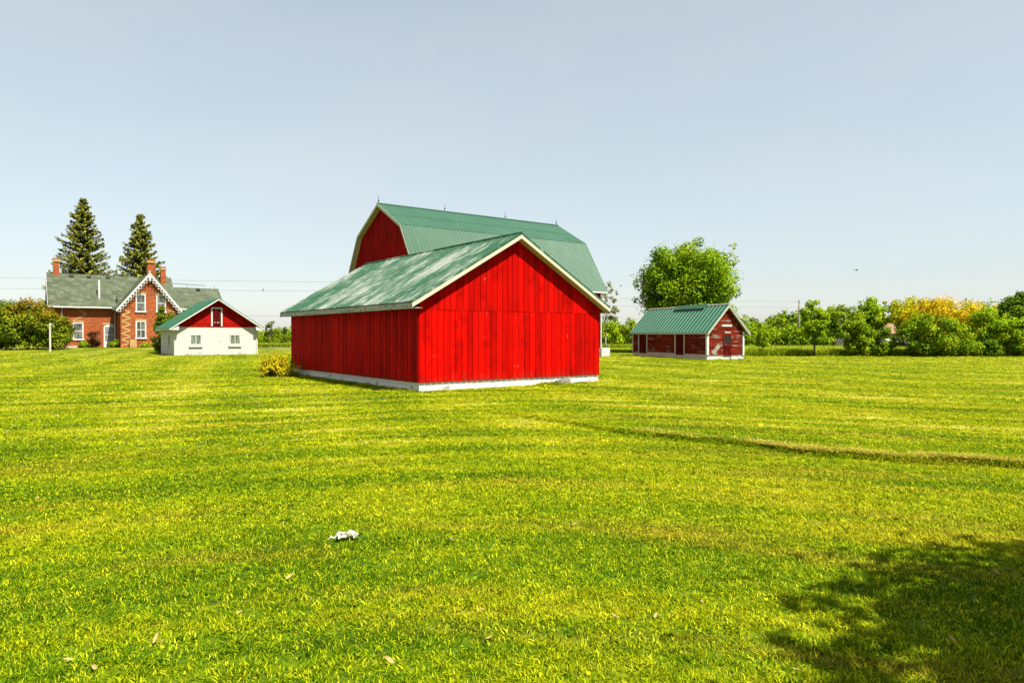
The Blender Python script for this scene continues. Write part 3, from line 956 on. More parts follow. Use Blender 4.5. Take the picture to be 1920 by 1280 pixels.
# door
k = MB(84); dx, dw, dz = -.72, .95, 2.45
k.box(dx - dw / 2 - .16, dx - dw / 2, -.07, -.002, -.1, dz); k.box(dx + dw / 2, dx + dw / 2 + .16, -.07, -.002, -.1, dz)
arch = [(dx + (dw / 2 + .16) * math.cos(t), -.068, dz + .3 * math.sin(t)) for t in np.linspace(0, math.pi, 11)]
k.prism(arch, (0, .066, 0))
k.box(dx - dw / 2, dx + dw / 2, -.05, -.002, -.1, .75)
k.box(dx - dw / 2, dx + dw / 2, -.05, -.002, 1.5, 1.58)
dr = k.build('door', M_white, house)
k = MB(85); k.box(dx - dw / 2 + .06, dx + dw / 2 - .06, -.03, -.003, .76, dz - .02); k.build('pane', M_glass_pale, dr)
k = MB(86); k.box(dx - dw / 2 - .3, dx + dw / 2 + .2, -.03, -.002, dz + .31, dz + .52); k.build('lintel', M_buff, dr)
# downspouts
k = MB(87); k.tube([(-5.55, -.42, ezb - .1), (-5.55, -.1, ezb - .35), (-5.55, -.07, .2)], .06, 6); k.build('downspout', M_white, house)
k = MB(88); k.tube([(-.16, -.35, ezb - .1), (-.16, -.08, ezb - .35), (-.16, -.08, .2)], .05, 6); k.build('downspout', M_white, house)
# chimneys
def chimney(x, y, z0, z1, w, par):
    k = MB(90); h = w / 2
    k.box(x - h, x + h, y - h, y + h, z0, z1 - .75); k.box(x - h * .8, x + h * .8, y - h * .8, y + h * .8, z1 - .75, z1 - .45)
    k.next(); k.box(x - h * 1.05, x + h * 1.05, y - h * 1.05, y + h * 1.05, z1 - .12, z1)
    c_ = k.build('chimney', M_brick, par)
    k = MB(91); k.box(x - h * 1.02, x + h * 1.02, y - h * 1.02, y + h * 1.02, z1 - .45, z1 - .12)
    for i in range(5):
        a = x - h * 1.1 + i * h * .5
        k.next(); k.box(a, a + h * .22, y - h * 1.14, y + h * 1.14, z1 - .40, z1 - .16)
    k.build('chimney_cap', M_buff, c_)
    k = MB(92); k.box(x - h * 1.15, x + h * 1.15, y - h * 1.15, y + h * 1.15, z0 + .3, z0 + .42)
    return c_
chimney(-5.95, 3.5, 8.3, 10.75, .62, hro); chimney(4.25, 3.3, 8.4, 11.2, .95, hro); chimney(5.6, 2.9, 7.9, 10.35, .62, hro)
k = MB(93); k.tube([(-1.75, .55, EZ + .4), (-1.75, .55, EZ + .75), (-1.75, .55, 8.15)], [.28, .13, .11], 8); k.build('vent_pipe', M_white, hro)
k = MB(94); k.tube([(.05, -.1, EZ), (.05, -.1, EZ + 1.1)], .07, 6); k.build('stove_pipe', M_dark, hro)
for xv in (-4.4, -2.6, -.6):
    k = MB(95); zz = EZ + (RZ - EZ) * .92; k.box(xv - .22, xv + .22, DW / 2 * .9 - .2, DW / 2 * .9 + .2, zz - .15, zz + .14); k.build('roof_vent', M_dark, hro)
k = MB(96); zz = EZ + (RZ2 - EZ) * .86; k.box(9.6, 10.05, 2.7, 3.1, zz, zz + .32); k.build('roof_vent', M_dark, hr2)
# long antenna above the right wing
k = MB(97)
k.tube([(8.6, 3.6, RZ2), (8.6, 3.6, RZ2 + .55)], .025, 6)
k.tube([(6.6, 3.6, RZ2 + .55), (10.9, 3.6, RZ2 + .42)], .022, 6)
for i in range(18):
    xx = 6.65 + i * .245; zz = RZ2 + .55 - .03 * (xx - 6.6)
    ln = .9 - .02 * i
    k.tube([(xx, 3.6 - ln, zz), (xx, 3.6 + ln, zz)], .010, 4)
    k.tube([(xx, 3.6, zz - .07), (xx, 3.6, zz + .08)], .018, 4)
k.build('antenna', M_dark, hr2)
k = MB(98); k.tube([(12.0, 3.5, RZ2), (12.0, 3.5, RZ2 + .55)], [.03, .012], 6); k.build('lightning_rod', M_dark, hr2)
# step and things by the wall
k = MB(99); P = Vector((-48.2, 83.2, 0)) + Vector((math.cos(TH), math.sin(TH), 0)) * -4.6
st = thing('concrete_step', 'pale low slab under the window of the brick house', 'step', (P.x, P.y, gz(P.x, P.y)), TH)
k.box(-1.4, 1.6, -.9, -.02, -.2, .20); k.build('slab', M_slab, st, bevel=.03)
def by_gable(name, label, cat, lx, build):
    p = Vector((-48.2, 83.2, HZ)) + Matrix.Rotation(TH, 3, 'Z') @ Vector((lx, GY0 - .35, 0))
    t = thing(name, label, cat, (p.x, p.y, gz(p.x, p.y)), TH); build(t)
def b1(t):
    k = MB(100); k.box(-.35, .35, -.1, .22, 0, .95); k.box(-.30, .30, -.12, -.101, .1, .85); k.build('panel', M_buff, t)
by_gable('cellar_hatch', 'upright tan box against the brick gable below its lower window', 'hatch', 1.25, b1)
def b2(t):
    k = MB(101); k.hexa([(.1, -.55, 0), (.75, -.45, 0), (.75, -.40, 0), (.1, -.5, 0)], [(-.3, .25, 1.0), (.3, .3, 1.0), (.3, .34, 1.0), (-.3, .29, 1.0)]); k.build('board', M_buff, t)
by_gable('leaning_board', 'tan board leaning against the foot of the brick gable', 'board', 3.6, b2)

# ------------------------------------------------------------------ weathered coop (right)
TH2 = R(19.8)
CO = Vector((14.06, 49.2, 0)); CO.z = gz(CO.x, CO.y)
coop = thing('weathered_coop', 'small weathered red clapboard coop with bright green roof', 'coop', CO, TH2)
CW, CL, CE, CA, CF = 3.17, 10.5, 1.95, 4.02, .36
k = MB(110); k.box(.0, CW, .0, CL, -.3, CF); k.build('foundation', M_found, coop, bevel=.02)
csl = 1.12
cxa = CW / 2 + .1
def croof(x): return CA - .1 - abs(x - cxa) * csl
def clap(mb, ax, p0, p1, z0, ztopf, const, hgt=.16, out=-1):
    z = z0
    while True:
        z1 = z + hgt
        if ax == 'x':
            a0 = max(p0, cxa - (CA - .1 - z) / csl); a1 = min(p1, cxa + (CA - .1 - z) / csl)
            b0 = max(p0, cxa - (CA - .1 - z1) / csl); b1_ = min(p1, cxa + (CA - .1 - z1) / csl)
            if b1_ - b0 < .05: break
        else:
            if z1 > ztopf: break
            a0, a1, b0, b1_ = p0, p1, p0, p1
        # each course is made of a few lengths of board
        cuts = [0] + sorted(mb.rnd.uniform(.1, .9) for _ in range(2)) + [1]
        for c0, c1 in zip(cuts[:-1], cuts[1:]):
            mb.next(); j = mb.rnd.uniform(-.004, .01)
            l0, l1 = a0 + (a1 - a0) * c0, a0 + (a1 - a0) * c1
            u0, u1 = b0 + (b1_ - b0) * c0, b0 + (b1_ - b0) * c1
            o, t = const - .062 - j, const - .018
            if ax == 'x':
                mb.hexa([(l0, o, z), (l1, o, z), (l1, const + .05, z), (l0, const + .05, z)], [(u0, t, z1), (u1, t, z1), (u1, const + .05, z1), (u0, const + .05, z1)])
            else:
                mb.hexa([(o, l0, z), (o, l1, z), (const + .05, l1, z), (const + .05, l0, z)], [(t, u0, z1), (t, u1, z1), (const + .05, u1, z1), (const + .05, u0, z1)])
        z = z1 + .001
k = MB(111); clap(k, 'x', .0, CW, CF + .003, None, .0, .15); k.build('wall', M_red_clap, coop)['label'] = 'sunlit clapboard gable wall'
k = MB(112)
for a, b in ((.08, 2.75), (4.03, 8.15), (9.52, CL)):
    clap(k, 'y', a, b, CF + .003, CE + .12, .0, .15)
k.box(.04, .08, .1, CL - .1, CF, CE)
k.build('wall', M_red_clap, coop)['label'] = 'peeling clapboard long wall in shade'
k = MB(113); k.box(CW - .05, CW - .002, .06, CL, CF + .002, CE + .1); k.build('wall', M_red_clap, coop)
k = MB(114); k.prism([(.06, CL - .05, CF), (CW - .06, CL - .05, CF), (CW - .06, CL - .05, CE), (cxa, CL - .05, CA - .15), (.06, CL - .05, CE)], (0, .05, 0)); k.build('wall', M_red_clap, coop)
for a, b in ((2.80, 3.98), (8.20, 9.47)):
    k = MB(115)
    n = 5
    for i in range(n):
        k.next(); y0 = a + (b - a) * i / n; k.box(-.028, .03, y0, y0 + (b - a) / n - .008, CF - .08, CE + .05)
    k.build('door', M_red_door, coop)
tr = [(-.02, .07), (2.73, 2.81), (3.96, 4.04), (8.13, 8.21), (9.46, 9.54), (CL - .07, CL + .01)]
for a, b in tr:
    k = MB(116); k.box(-.085, .0, a, b, CF - .04, CE + .04); k.build('trim_post', M_white, coop)
k = MB(117); k.box(-.08, .1, -.085, -.0, CF + .0, CE + .06); k.build('trim_post', M_white, coop)
k = MB(118); k.box(CW - .12, CW + .02, -.085, .1, CF - .04, CE + .1); k.build('trim_post', M_white, coop)
k = MB(119); k.box(-.07, -.0, 4.08, 8.09, CF - .06, CF + .03); k.box(-.07, 0, .1, 2.69, CF - .05, CF + .03); k.pieces('sill_board', M_white_dirty, coop)
# gable opening, door, vent
k = MB(120); k.box(1.42, 1.98, -.07, -.03, 1.18, 1.74); op = k.build('hatch_window', M_dark_in, coop)
k = MB(121)
for x0, x1, z0, z1 in ((1.34, 1.42, 1.1, 1.80), (1.98, 2.06, 1.1, 1.80), (1.34, 2.06, 1.802, 1.87), (1.34, 2.06, 1.02, 1.098)):
    k.box(x0, x1, -.09, -.03, z0, z1)
k.build('frame', M_red_clap, op)
k = MB(122)
for i in range(3):
    k.next(); k.box(1.40 + i * .2, 1.59 + i * .2, -.075, -.03, CF - .06, 1.01)
k.build('door', M_red_door, coop)
k = MB(123); k.box(1.25, 2.1, -.075, -.02, 2.42, 2.56); k.build('gable_vent', M_white_dirty, coop)
k = MB(124); k.box(1.5, 2.0, -.07, -.02, 1.96, 2.03); k.build('trim_board', M_white_dirty, coop)
k = MB(125); k.beam((.42, -.06, .46), (1.0, -.065, 1.05), .30, .03, (0, 1, 0)); k.build('bare_patch', M_greywood, coop)
# roof
ov_l, ov_r, ov_g = .13, .55, .32
k = MB(126)
xe0 = -ov_l; ze0 = CA - (cxa - xe0) * csl; xe1 = CW + .38; ze1 = CA - (xe1 - cxa) * csl
k.sheet((xe0, -ov_g, ze0), (xe0, CL + ov_g, ze0), (cxa, CL + ov_g, CA), (cxa, -ov_g, CA), [(0, 0), (5, 0), (CL + 2 * ov_g, 0)], .04)
k.sheet((xe1, -ov_g, ze1), (xe1, CL + ov_g, ze1), (cxa, CL + ov_g, CA), (cxa, -ov_g, CA), [(0, 0), (5, 0), (CL + 2 * ov_g, 0)], .04)
cr = k.build('roof', M_roof_coop, coop)
k = MB(127); n = 25
for i in range(n + 1):
    y = -ov_g + (CL + 2 * ov_g) * i / n
    for xe, ze in ((xe0, ze0), (xe1, ze1)):
        k.beam((xe, y, ze + .012), (cxa, y, CA + .012), .04, .045)
k.build('seam', M_rib, cr)
k = MB(128)
k.tube([(cxa, -ov_g, CA + .02), (cxa, CL + ov_g, CA + .02)], .05, 8); k.build('ridge_cap', M_white, cr)
k = MB(129); k.hexa([(cxa - .3, 2.3, CA - .22), (cxa + .05, 2.3, CA + .10), (cxa + .05, 6.4, CA + .10), (cxa - .3, 6.4, CA - .22)], [(cxa - .3, 2.3, CA - .17), (cxa + .05, 2.3, CA + .16), (cxa + .05, 6.4, CA + .16), (cxa - .3, 6.4, CA - .17)])
k.build('ridge_vent', M_roof_barn_hi, cr)
for xe, ze in ((xe0, ze0), (xe1, ze1)):
    k = MB(130); a = [(xe, ze - .045), (cxa, CA - .045), (cxa, CA - .19), (xe, ze - .19)]
    k.prism([(x, -ov_g, z) for x, z in a], (0, .03, 0))
    a = [(xe, ze - .13), (cxa, CA - .13), (cxa, CA - .16), (xe, ze - .16)]
    k.prism([(x, -ov_g + .034, z) for x, z in a], (0, ov_g - .09, 0))
    k.pieces('rake_board', M_rake, cr)
k = MB(131); k.box(xe0 - .03, xe0 + .0, -ov_g, CL + ov_g, ze0 - .12, ze0 - .02); k.build('fascia', M_white_dirty, cr)
def local(o, v): return o.matrix_basis @ Vector(v)
p = CO + Matrix.Rotation(TH2, 3, 'Z') @ Vector((2.25, -.42, 0))
pl = thing('leaning_plank', 'short red plank leaning beside the small door of the coop', 'plank', p, TH2)
k = MB(132); k.beam((.25, -.12, .02), (-.22, .30, .62), .09, .03); k.build('plank', M_red_clap, pl)

# ------------------------------------------------------------------ vegetation builders
def unit(rng, n):
    v = rng.normal(size=(n, 3)); return v / np.linalg.norm(v, axis=1, keepdims=True)

def leaves(P, N, size, rng, aspect=.62, name='crown', mat=None, parent=None, rnd=None, link=True):
    n = len(P)
    N = N / (np.linalg.norm(N, axis=1, keepdims=True) + 1e-9)
    a = np.cross(N, unit(rng, n)); a /= (np.linalg.norm(a, axis=1, keepdims=True) + 1e-9)
    b = np.cross(N, a)
    s = (size * rng.uniform(.65, 1.35, n))[:, None]
    bend = N * s * .12
    V = np.empty((n, 4, 3))
    V[:, 0] = P - a * s * .5 - bend; V[:, 1] = P + b * s * .5 * aspect + bend; V[:, 2] = P + a * s * .5 - bend; V[:, 3] = P - b * s * .5 * aspect + bend
    F = np.arange(n * 4).reshape(n, 4)
    return fast_mesh(name, V.reshape(-1, 3), F, mat, rng.rand(n) if rnd is None else rnd, parent, link)

def clump_leaves(cl, n, rng, up=.45):
    """cl: (K,4) centres and radii"""
    w = cl[:, 3] ** 2; k = rng.choice(len(cl), n, p=w / w.sum())
    d = unit(rng, n); d[:, 2] = d[:, 2] * .85 + .12
    rad = cl[k, 3] * (.45 + .55 * rng.rand(n) ** .55) * (1 + .25 * rng.normal(size=n) * (rng.rand(n) < .35))
    P = cl[k, :3] + d * rad[:, None]
    N = d * .75 + np.array([0, 0, up]) + unit(rng, n) * .55
    shade = np.clip(.5 + .28 * rng.normal(size=n) + (rng.rand(len(cl))[k] - .5) * .5, 0, 1)
    return P, N, shade

def crown_clumps(rng, K, c, r, rc, shape='round', inner=.35):
    out = []
    while len(out) < K:
        d = unit(rng, 1)[0]; f = (inner + (1 - inner) * rng.rand() ** .6)
        p = d * f
        if shape == 'round' and p[2] < -.75: continue
        if shape == 'mound' and p[2] < 0:
            h = math.hypot(p[0], p[1]) + 1e-6; q = rng.uniform(.55, .95); p[0] *= q / h; p[1] *= q / h
        if shape == 'vase':
            wv = .45 + .55 * (p[2] + 1) / 2; p[0] *= wv; p[1] *= wv
        if shape == 'cone':
            wv = max(.08, 1.05 - .95 * (p[2] + 1) / 2); h = math.hypot(p[0], p[1])
            p[0] *= wv; p[1] *= wv
        out.append((c[0] + p[0] * r[0], c[1] + p[1] * r[1], c[2] + p[2] * r[2], rc * rng.uniform(.55, 1.3)))
    return np.array(out)

def limbs(rng, base, top, tr, ends, mat, parent, name='trunk', fork=.35):
    mb = MB(int(rng.randint(9999)))
    base = Vector(base); top = Vector(top)
    path = []; rad = []
    for i in range(7):
        t = i / 6; p = base.lerp(top, t)
        p += Vector((rng.normal() * .04, rng.normal() * .04, 0)) * (top - base).length * .3 * t
        path.append(p); rad.append(tr * (1.25 - .25 * min(1, t * 6)) * (1 - .8 * t))
    mb.tube(path, rad, 8)
    for e in ends:
        e = Vector(e[:3]); t = rng.uniform(fork, .85)
        i = min(5, int(t * 6)); s = path[i].lerp(path[i + 1], t * 6 - i)
        m = s.lerp(e, .5) + Vector((rng.normal(), rng.normal(), rng.normal() + .6)) * (e - s).length * .08
        r0 = tr * (1 - .75 * t) * .5
        mb.tube([s, s.lerp(m, .5), m, e], [r0, r0 * .8, r0 * .6, r0 * .15], 5, False)
    return mb.build(name, mat, parent, True)

def tree(name, label, cat, px, depth, top, width, bottom, mat, seed, nleaf=9000, size=.24, K=60, rc=.14, shape='round', trunk=.2, bark=None,
         sprigs=8, group=None, loc=None, link_trunk=True, dy=1.0, inner=.35):
    """deciduous tree; top / bottom rows and width in photograph pixels at the given depth"""
    rng = np.random.RandomState(seed)
    g = at(px, depth) if loc is None else Vector(loc)
    H = EYE + (HOR - top) / FPX * depth - g.z; Bt = EYE + (HOR - bottom) / FPX * depth - g.z
    wd = width / FPX * depth
    t = thing(name, label, cat, g, rng.uniform(0, 6.28) if shape != 'keep' else 0, group)
    c = (0, 0, (H + Bt) / 2); r = (wd / 2 * .86, wd / 2 * .86 * dy, (H - Bt) / 2 * .88)
    cl = crown_clumps(rng, K, c, r, rc * wd, shape, inner)
    sp = []
    for _ in range(sprigs):
        q = cl[rng.randint(len(cl))]; o = np.array(q[:3]) - np.array(c); 
        o = o / (np.abs(o / np.array(r)).max() + .01) * rng.uniform(.80, .95)
        if o[2] < -r[2] * .4: continue
        sp.append((c[0] + o[0], c[1] + o[1], c[2] + o[2], rc * wd * .4))
    if sp: cl = np.vstack([cl, np.array(sp)])
    P, N, sh = clump_leaves(cl, nleaf, rng)
    keep = P[:, 2] > .05
    leaves(P[keep], N[keep], size, rng, name='crown', mat=mat, parent=t, rnd=sh[keep])
    ends = cl[rng.choice(len(cl), min(len(cl), 16), replace=False)]
    limbs(rng, (0, 0, -.2), (rng.normal() * .1, rng.normal() * .1, Bt + (H - Bt) * .8), trunk, ends, bark or M_bark, t)
    return t

def shrub(name, label, cat, px, depth, top, width, mat, seed, nleaf=4000, size=.16, K=26, rc=.2, base_py=None, group=None, mat2=None, shape='mound', dy=.8, x=None):
    rng = np.random.RandomState(seed)
    g = at(px, depth)
    H = EYE + (HOR - top) / FPX * depth - g.z; wd = width / FPX * depth
    t = thing(name, label, cat, g, 0, group)
    cl = crown_clumps(rng, K, (0, 0, H * .48), (wd * .40, wd * .40 * dy, H * .44), rc * wd, shape, .3)
    P, N, sh = clump_leaves(cl, nleaf, rng)
    keep = P[:, 2] > .03
    P, N, sh = P[keep], N[keep], sh[keep]
    if mat2 is not None:
        up = P[:, 2] + rng.normal(size=len(P)) * H * .12 > H * .78
        leaves(P[up], N[up], size, rng, name='flower_tips', mat=mat2, parent=t, rnd=sh[up])
        P, N, sh = P[~up], N[~up], sh[~up]
    leaves(P, N, size, rng, name='foliage', mat=mat, parent=t, rnd=sh)
    mb = MB(seed)
    for q in cl[rng.choice(len(cl), min(9, len(cl)), replace=False)]:
        mb.tube([(rng.normal() * .08 * wd * .3, rng.normal() * .05, -.1), (q[0] * .5, q[1] * .5, q[2] * .55), tuple(q[:3])], [.045, .03, .01], 5, False)
    mb.build('stem', M_bark, t, True)
    return t

def spruce(label, px, depth, top, rad, seed, base_bare=.03):
    rng = np.random.RandomState(seed)
    g = at(px, depth); H = EYE + (HOR - top) / FPX * depth - g.z
    t = thing('spruce_tree', label, 'spruce', g, 0, 'spruces behind the brick house')
    Ps, Ns, S, sh = [], [], [], []
    mb = MB(seed)
    mb.tube([(0, 0, -.2), (0, 0, H * .5), (0, 0, H * .985)], [.32, .18, .03], 8)
    z = H * base_bare + .6
    while z < H * .985:
        f = 1 - z / H
        Lr = rad * (f ** .82) * 1.02 + .12
        n = 10 if f > .12 else 6
        a0 = rng.uniform(0, 6.28)
        for i in range(n):
            a = a0 + 6.283 * i / n + rng.normal() * .16
            L_ = Lr * rng.uniform(.70, 1.12) * (1.12 if rng.rand() < .15 else 1)
            dirx = np.array([math.cos(a), math.sin(a), 0]); side = np.array([-math.sin(a), math.cos(a), 0])
            zz = z + rng.normal() * .16
            rise = .30 * L_ * (1 - f) * 1.2 - .14 * L_ * f
            def pt(s): return dirx * L_ * s + np.array([0, 0, zz + rise * s - .28 * L_ * s * (1 - s) * f * 1.4 + .10 * L_ * s ** 3])
            mb.tube([pt(0), pt(.5), pt(1.)], [.05 * f + .012, .03 * f + .01, .008], 4, False)
            m = int(14 + 26 * L_)
            s_ = rng.uniform(.12, 1.03, m)
            spread = (.05 + .22 * L_ * (1 - s_ * .8)) * .8
            lat = rng.normal(size=m) * spread * .55
            hang = -np.abs(rng.normal(size=m)) * .13 * (1 + .6 * f) - np.abs(lat) * .22
            base = np.array([pt(q) for q in s_])
            P = base + side * lat[:, None] + np.array([0, 0, 1.]) * (hang + .06)[:, None]
            N = np.array([0, 0, 1.]) * .9 + dirx * .35 + unit(rng, m) * .5
            Ps.append(P); Ns.append(N); S.append(np.full(m, 1.)); sh.append(np.clip(.25 + .5 * s_ + .2 * rng.normal(size=m), 0, 1))
        z += (.50 + .28 * f) * rng.uniform(.85, 1.15)
    P = np.concatenate(Ps); N = np.concatenate(Ns); sh = np.concatenate(sh)
    leaves(P, N, .46, rng, .42, 'crown', M_spruce, t, sh)
    mb.build('trunk', M_bark, t, True)
    return t

spruce('taller dark spruce behind the left chimney of the brick house', 157, 101, 369, 6.3, 11)
spruce('shorter dark spruce behind the fretted gable of the brick house', 264, 101, 398, 5.6, 12)

# big maple behind the coop, and the one whose shadow falls into the foreground
tree('maple_tree', 'broad bright green maple behind the green-roofed coop', 'tree', 1296, 68, 432, 204, 656, M_maple, 21, 56000, .23, 210, .098, 'round', .35, sprigs=12, inner=.35)
rngm = random.Random(3)
def shade_tree():
    # stands behind and to the right of the camera
    t = tree('maple_tree', 'large maple beside the photographer, throwing shade onto the lawn', 'tree', 0, 10, 0, 1290, 470, M_maple, 22, 60000, .24, 130, .12, 'round', .28, loc=(8.35, -1.2, gz(8.35, -1.2)))
    return t
shade_tree()

# ------------------------------------------------------------------ hedge on the left
shrub('hedge_bush', 'leafy green bush at the left edge of the photo, beside the russet one', 'bush', 8, 75, 561, 100, M_wood_leaf, 31, 15000, .25, 80, .15)
shrub('hedge_bush', 'tallest russet topped bush left of the brick house, behind the thin white post', 'bush', 52, 75, 564, 112, M_lilac, 32, 17000, .24, 90, .14, mat2=M_rust_leaf)
shrub('hedge_bush', 'rounded dark green bush touching the brick house at its left corner', 'bush', 99, 74, 578, 70, M_lilac, 33, 13000, .23, 75, .15, mat2=M_rust_leaf)
shrub('hedge_bush', 'dark bush half outside the photo at far left', 'bush', -70, 76, 558, 120, M_wood_leaf, 34, 6000, .24, 40, .16)

# plants by the house
def house_pt(lx, ly):
    p = Vector((-48.2, 83.2, 0)) + Matrix.Rotation(TH, 3, 'Z') @ Vector((lx, ly, 0)); return p
def px_of(p): return 960 + FPX * p.x / p.y
p = house_pt(-2.35, -1.0); shrub('maroon_shrub', 'dark maroon upright shrub between window and door of the brick house', 'shrub', px_of(p), p.y, 613, 26, M_maroon, 41, 1500, .15, 22, .2)
p = house_pt(-3.5, -1.1); shrub('low_shrub', 'low green mound under the left window of the brick house', 'shrub', px_of(p), p.y, 640, 22, M_lime_leaf, 42, 700, .14, 12, .22)
p = house_pt(.0, -3.3); shrub('low_shrub', 'green shrub below the white door, in the inner corner of the brick house', 'shrub', px_of(p) - 9, p.y, 634, 27, M_wood_leaf, 43, 1100, .15, 16, .2)
p = house_pt(2.6, -5.0); shrub('low_shrub', 'low flat green bed in front of the brick gable', 'shrub', px_of(p), p.y, 645, 27, M_lime_leaf, 44, 700, .13, 12, .2)
def cedar():
    rng = np.random.RandomState(45); g = at(303, 66); H = EYE + (HOR - 576) / FPX * 66 - g.z
    t = thing('cedar_tree', 'dark green cedar column between the brick house and white outbuilding', 'cedar', g)
    cl = crown_clumps(rng, 60, (0, 0, H * .5), (1.15, 1.05, H * .5), .3, 'cone', .5)
    P, N, sh = clump_leaves(cl, 9000, rng, .7); k = P[:, 2] > .05
    leaves(P[k], N[k], .15, rng, .5, 'crown', M_thuja, t, sh[k])
    # a leaning second leader
    cl = crown_clumps(rng, 22, (.75, .1, H * .62), (.55, .5, H * .33), .24, 'cone', .5)
    P, N, sh = clump_leaves(cl, 3200, rng, .7)
    leaves(P, N, .15, rng, .5, 'crown', M_thuja, t, sh)
    limbs(rng, (0, 0, -.2), (0, 0, H * .8), .12, [(.75, .1, H * .7)], M_bark, t)
cedar()

# golden bush at the far corner of the shed
def golden():
    rng = np.random.RandomState(51); depth = 29.6; g = at(523, depth)
    t = thing('golden_juniper', 'low golden yellow juniper at the back corner of the nearest red shed', 'juniper', g)
    Ps, Ns, sh = [], [], []; Pg, Ng = [], []
    mb = MB(51)
    for i in range(70):
        a = rng.uniform(0, 6.28); el = rng.uniform(.12, 1.25); L_ = rng.uniform(.6, 1.05) * (1.05 if el < .7 else 1.1)
        d = np.array([math.cos(a) * math.cos(el), math.sin(a) * math.cos(el) * .8, math.sin(el)]) * np.array([.86, .8, 1.02])
        s0 = np.array([rng.normal() * .18, rng.normal() * .15, .04])
        e = s0 + d * L_
        mb.tube([s0, s0 + d * L_ * .5 + np.array([0, 0, .05]), e], [.018, .012, .004], 4, False)
        m = 95; s_ = rng.uniform(.25, 1.05, m); P = s0 + d * L_ * s_[:, None] + rng.normal(size=(m, 3)) * (.035 + .06 * (1 - s_))[:, None]
        N = d * .3 + np.array([0, 0, .8]) + unit(rng, m) * .7
        yel = rng.rand(m) < np.clip((s_ - .25) * 2.6, 0, .97) * (1 if e[2] > .32 or rng.rand() < .4 else .25)
        Ps.append(P[yel]); Ns.append(N[yel]); Pg.append(P[~yel]); Ng.append(N[~yel])
    P = np.concatenate(Ps); leaves(P, np.concatenate(Ns), .085, rng, .5, 'golden_tips', M_gold_bush, t)
    P = np.concatenate(Pg); k = P[:, 2] > .0; leaves(P[k], np.concatenate(Ng)[k], .075, rng, .5, 'foliage', M_thuja, t)
    mb.build('stem', M_bark, t, True)
golden()

# ------------------------------------------------------------------ trees between and behind the buildings
tree('pine_sapling', 'thin open pine behind the white outbuilding, taller of two', 'tree', 508, 104, 598, 30, 650, M_thuja, 61, 900, .22, 22, .15, 'vase', .07, sprigs=5, inner=.6)
tree('pine_sapling', 'thin open pine nearest the back corner of the nearest red shed', 'tree', 534, 104, 609, 20, 650, M_thuja, 62, 600, .22, 16, .16, 'cone', .06, sprigs=3, inner=.5)
shrub('roadside_bush', 'light green bush across the road, right of the white outbuilding', 'bush', 494, 106, 628, 34, M_lime_leaf, 63, 1500, .24, 18, .18)
shrub('roadside_bush', 'mid green bush across the road under the thin pines', 'bush', 525, 107, 624, 44, M_wood_leaf, 64, 1800, .24, 20, .18)
shrub('roadside_bush', 'yellow-green bush across the road beside the nearest red shed', 'bush', 546, 106, 622, 30, M_lime_leaf, 65, 1300, .24, 16, .18)
tree('bare_topped_tree', 'half bare pale leaved tree behind the right end of the big barn', 'tree', 1136, 90, 522, 62, 625, M_pale_leaf, 66, 2600, .20, 60, .07, 'round', .12, M_bark_pale, sprigs=22, inner=.5)
shrub('roadside_bush', 'light green bush beyond the road, beside the right end of the big barn', 'bush', 1142, 102, 590, 58, M_lime_leaf, 67, 3600, .26, 28, .17)
shrub('roadside_bush', 'dark green bush beyond the road, touching the left end of the coop', 'bush', 1178, 104, 598, 52, M_wood_leaf, 68, 3200, .26, 26, .17)

# planted trees along the lawn's far edge
EDGE = 57.6
tree('young_tree', 'upright young tree right of the utility pole with two thin leaders', 'tree', 1527, EDGE, 556, 66, 656, M_lime_leaf, 71, 6500, .17, 52, .12, 'vase', .09, sprigs=14)
tree('young_tree', 'spindly yellowish sapling between the coop and the utility pole', 'tree', 1431, EDGE + 1, 614, 34, 660, M_lime_leaf, 72, 1500, .14, 24, .14, 'round', .05, sprigs=6)
tree('young_tree', 'small dark round tree, first of the row right of the upright young tree', 'tree', 1607, EDGE, 596, 62, 676, M_wood_leaf, 73, 6000, .17, 44, .14, 'round', .08, sprigs=10)
tree('young_tree', 'low branching tree beneath the pinkish roof', 'tree', 1649, EDGE + .5, 606, 60, 678, M_wood_leaf, 74, 5600, .17, 40, .14, 'round', .07, sprigs=8)
tree('young_tree', 'spreading tree with dark forked trunk in front of the golden tree', 'tree', 1734, EDGE - .5, 586, 116, 674, M_wood_leaf, 75, 12500, .17, 70, .11, 'round', .13, sprigs=16)
shrub('edge_bush', 'dense round bush below the golden tree', 'bush', 1797, EDGE, 626, 78, M_wood_leaf, 76, 5200, .16, 34, .16)
tree('young_tree', 'airy light green tree right of the golden tree', 'tree', 1848, EDGE + 1.5, 578, 100, 676, M_lime_leaf, 77, 11500, .17, 64, .12, 'round', .10, sprigs=14)
shrub('edge_bush', 'dark low bush at the lawn edge, under the airy light green tree', 'bush', 1857, EDGE - .6, 638, 40, M_dark_leaf, 78, 2600, .15, 24, .18)
tree('young_tree', 'light green tree at the right edge of the photo', 'tree', 1912, EDGE, 588, 76, 678, M_lime_leaf, 79, 8000, .17, 48, .13, 'round', .09, sprigs=10)
tree('golden_tree', 'golden yellow leaved tree standing above the green row', 'tree', 1768, 76, 557, 150, 640, M_yellow_leaf, 80, 10000, .23, 84, .11, 'round', .2, sprigs=16)
tree('dark_tree', 'tall dark green tree behind the right end of the row', 'tree', 1906, 74, 548, 96, 650, M_dark_leaf, 81, 13000, .24, 60, .14, 'round', .25, sprigs=12)
tree('birch_tree', 'leafy tree with pale twisted branches behind the upright young tree', 'tree', 1583, 84, 566, 84, 640, M_wood_leaf, 82, 7500, .24, 60, .11, 'round', .14, M_bark_pale, sprigs=14)
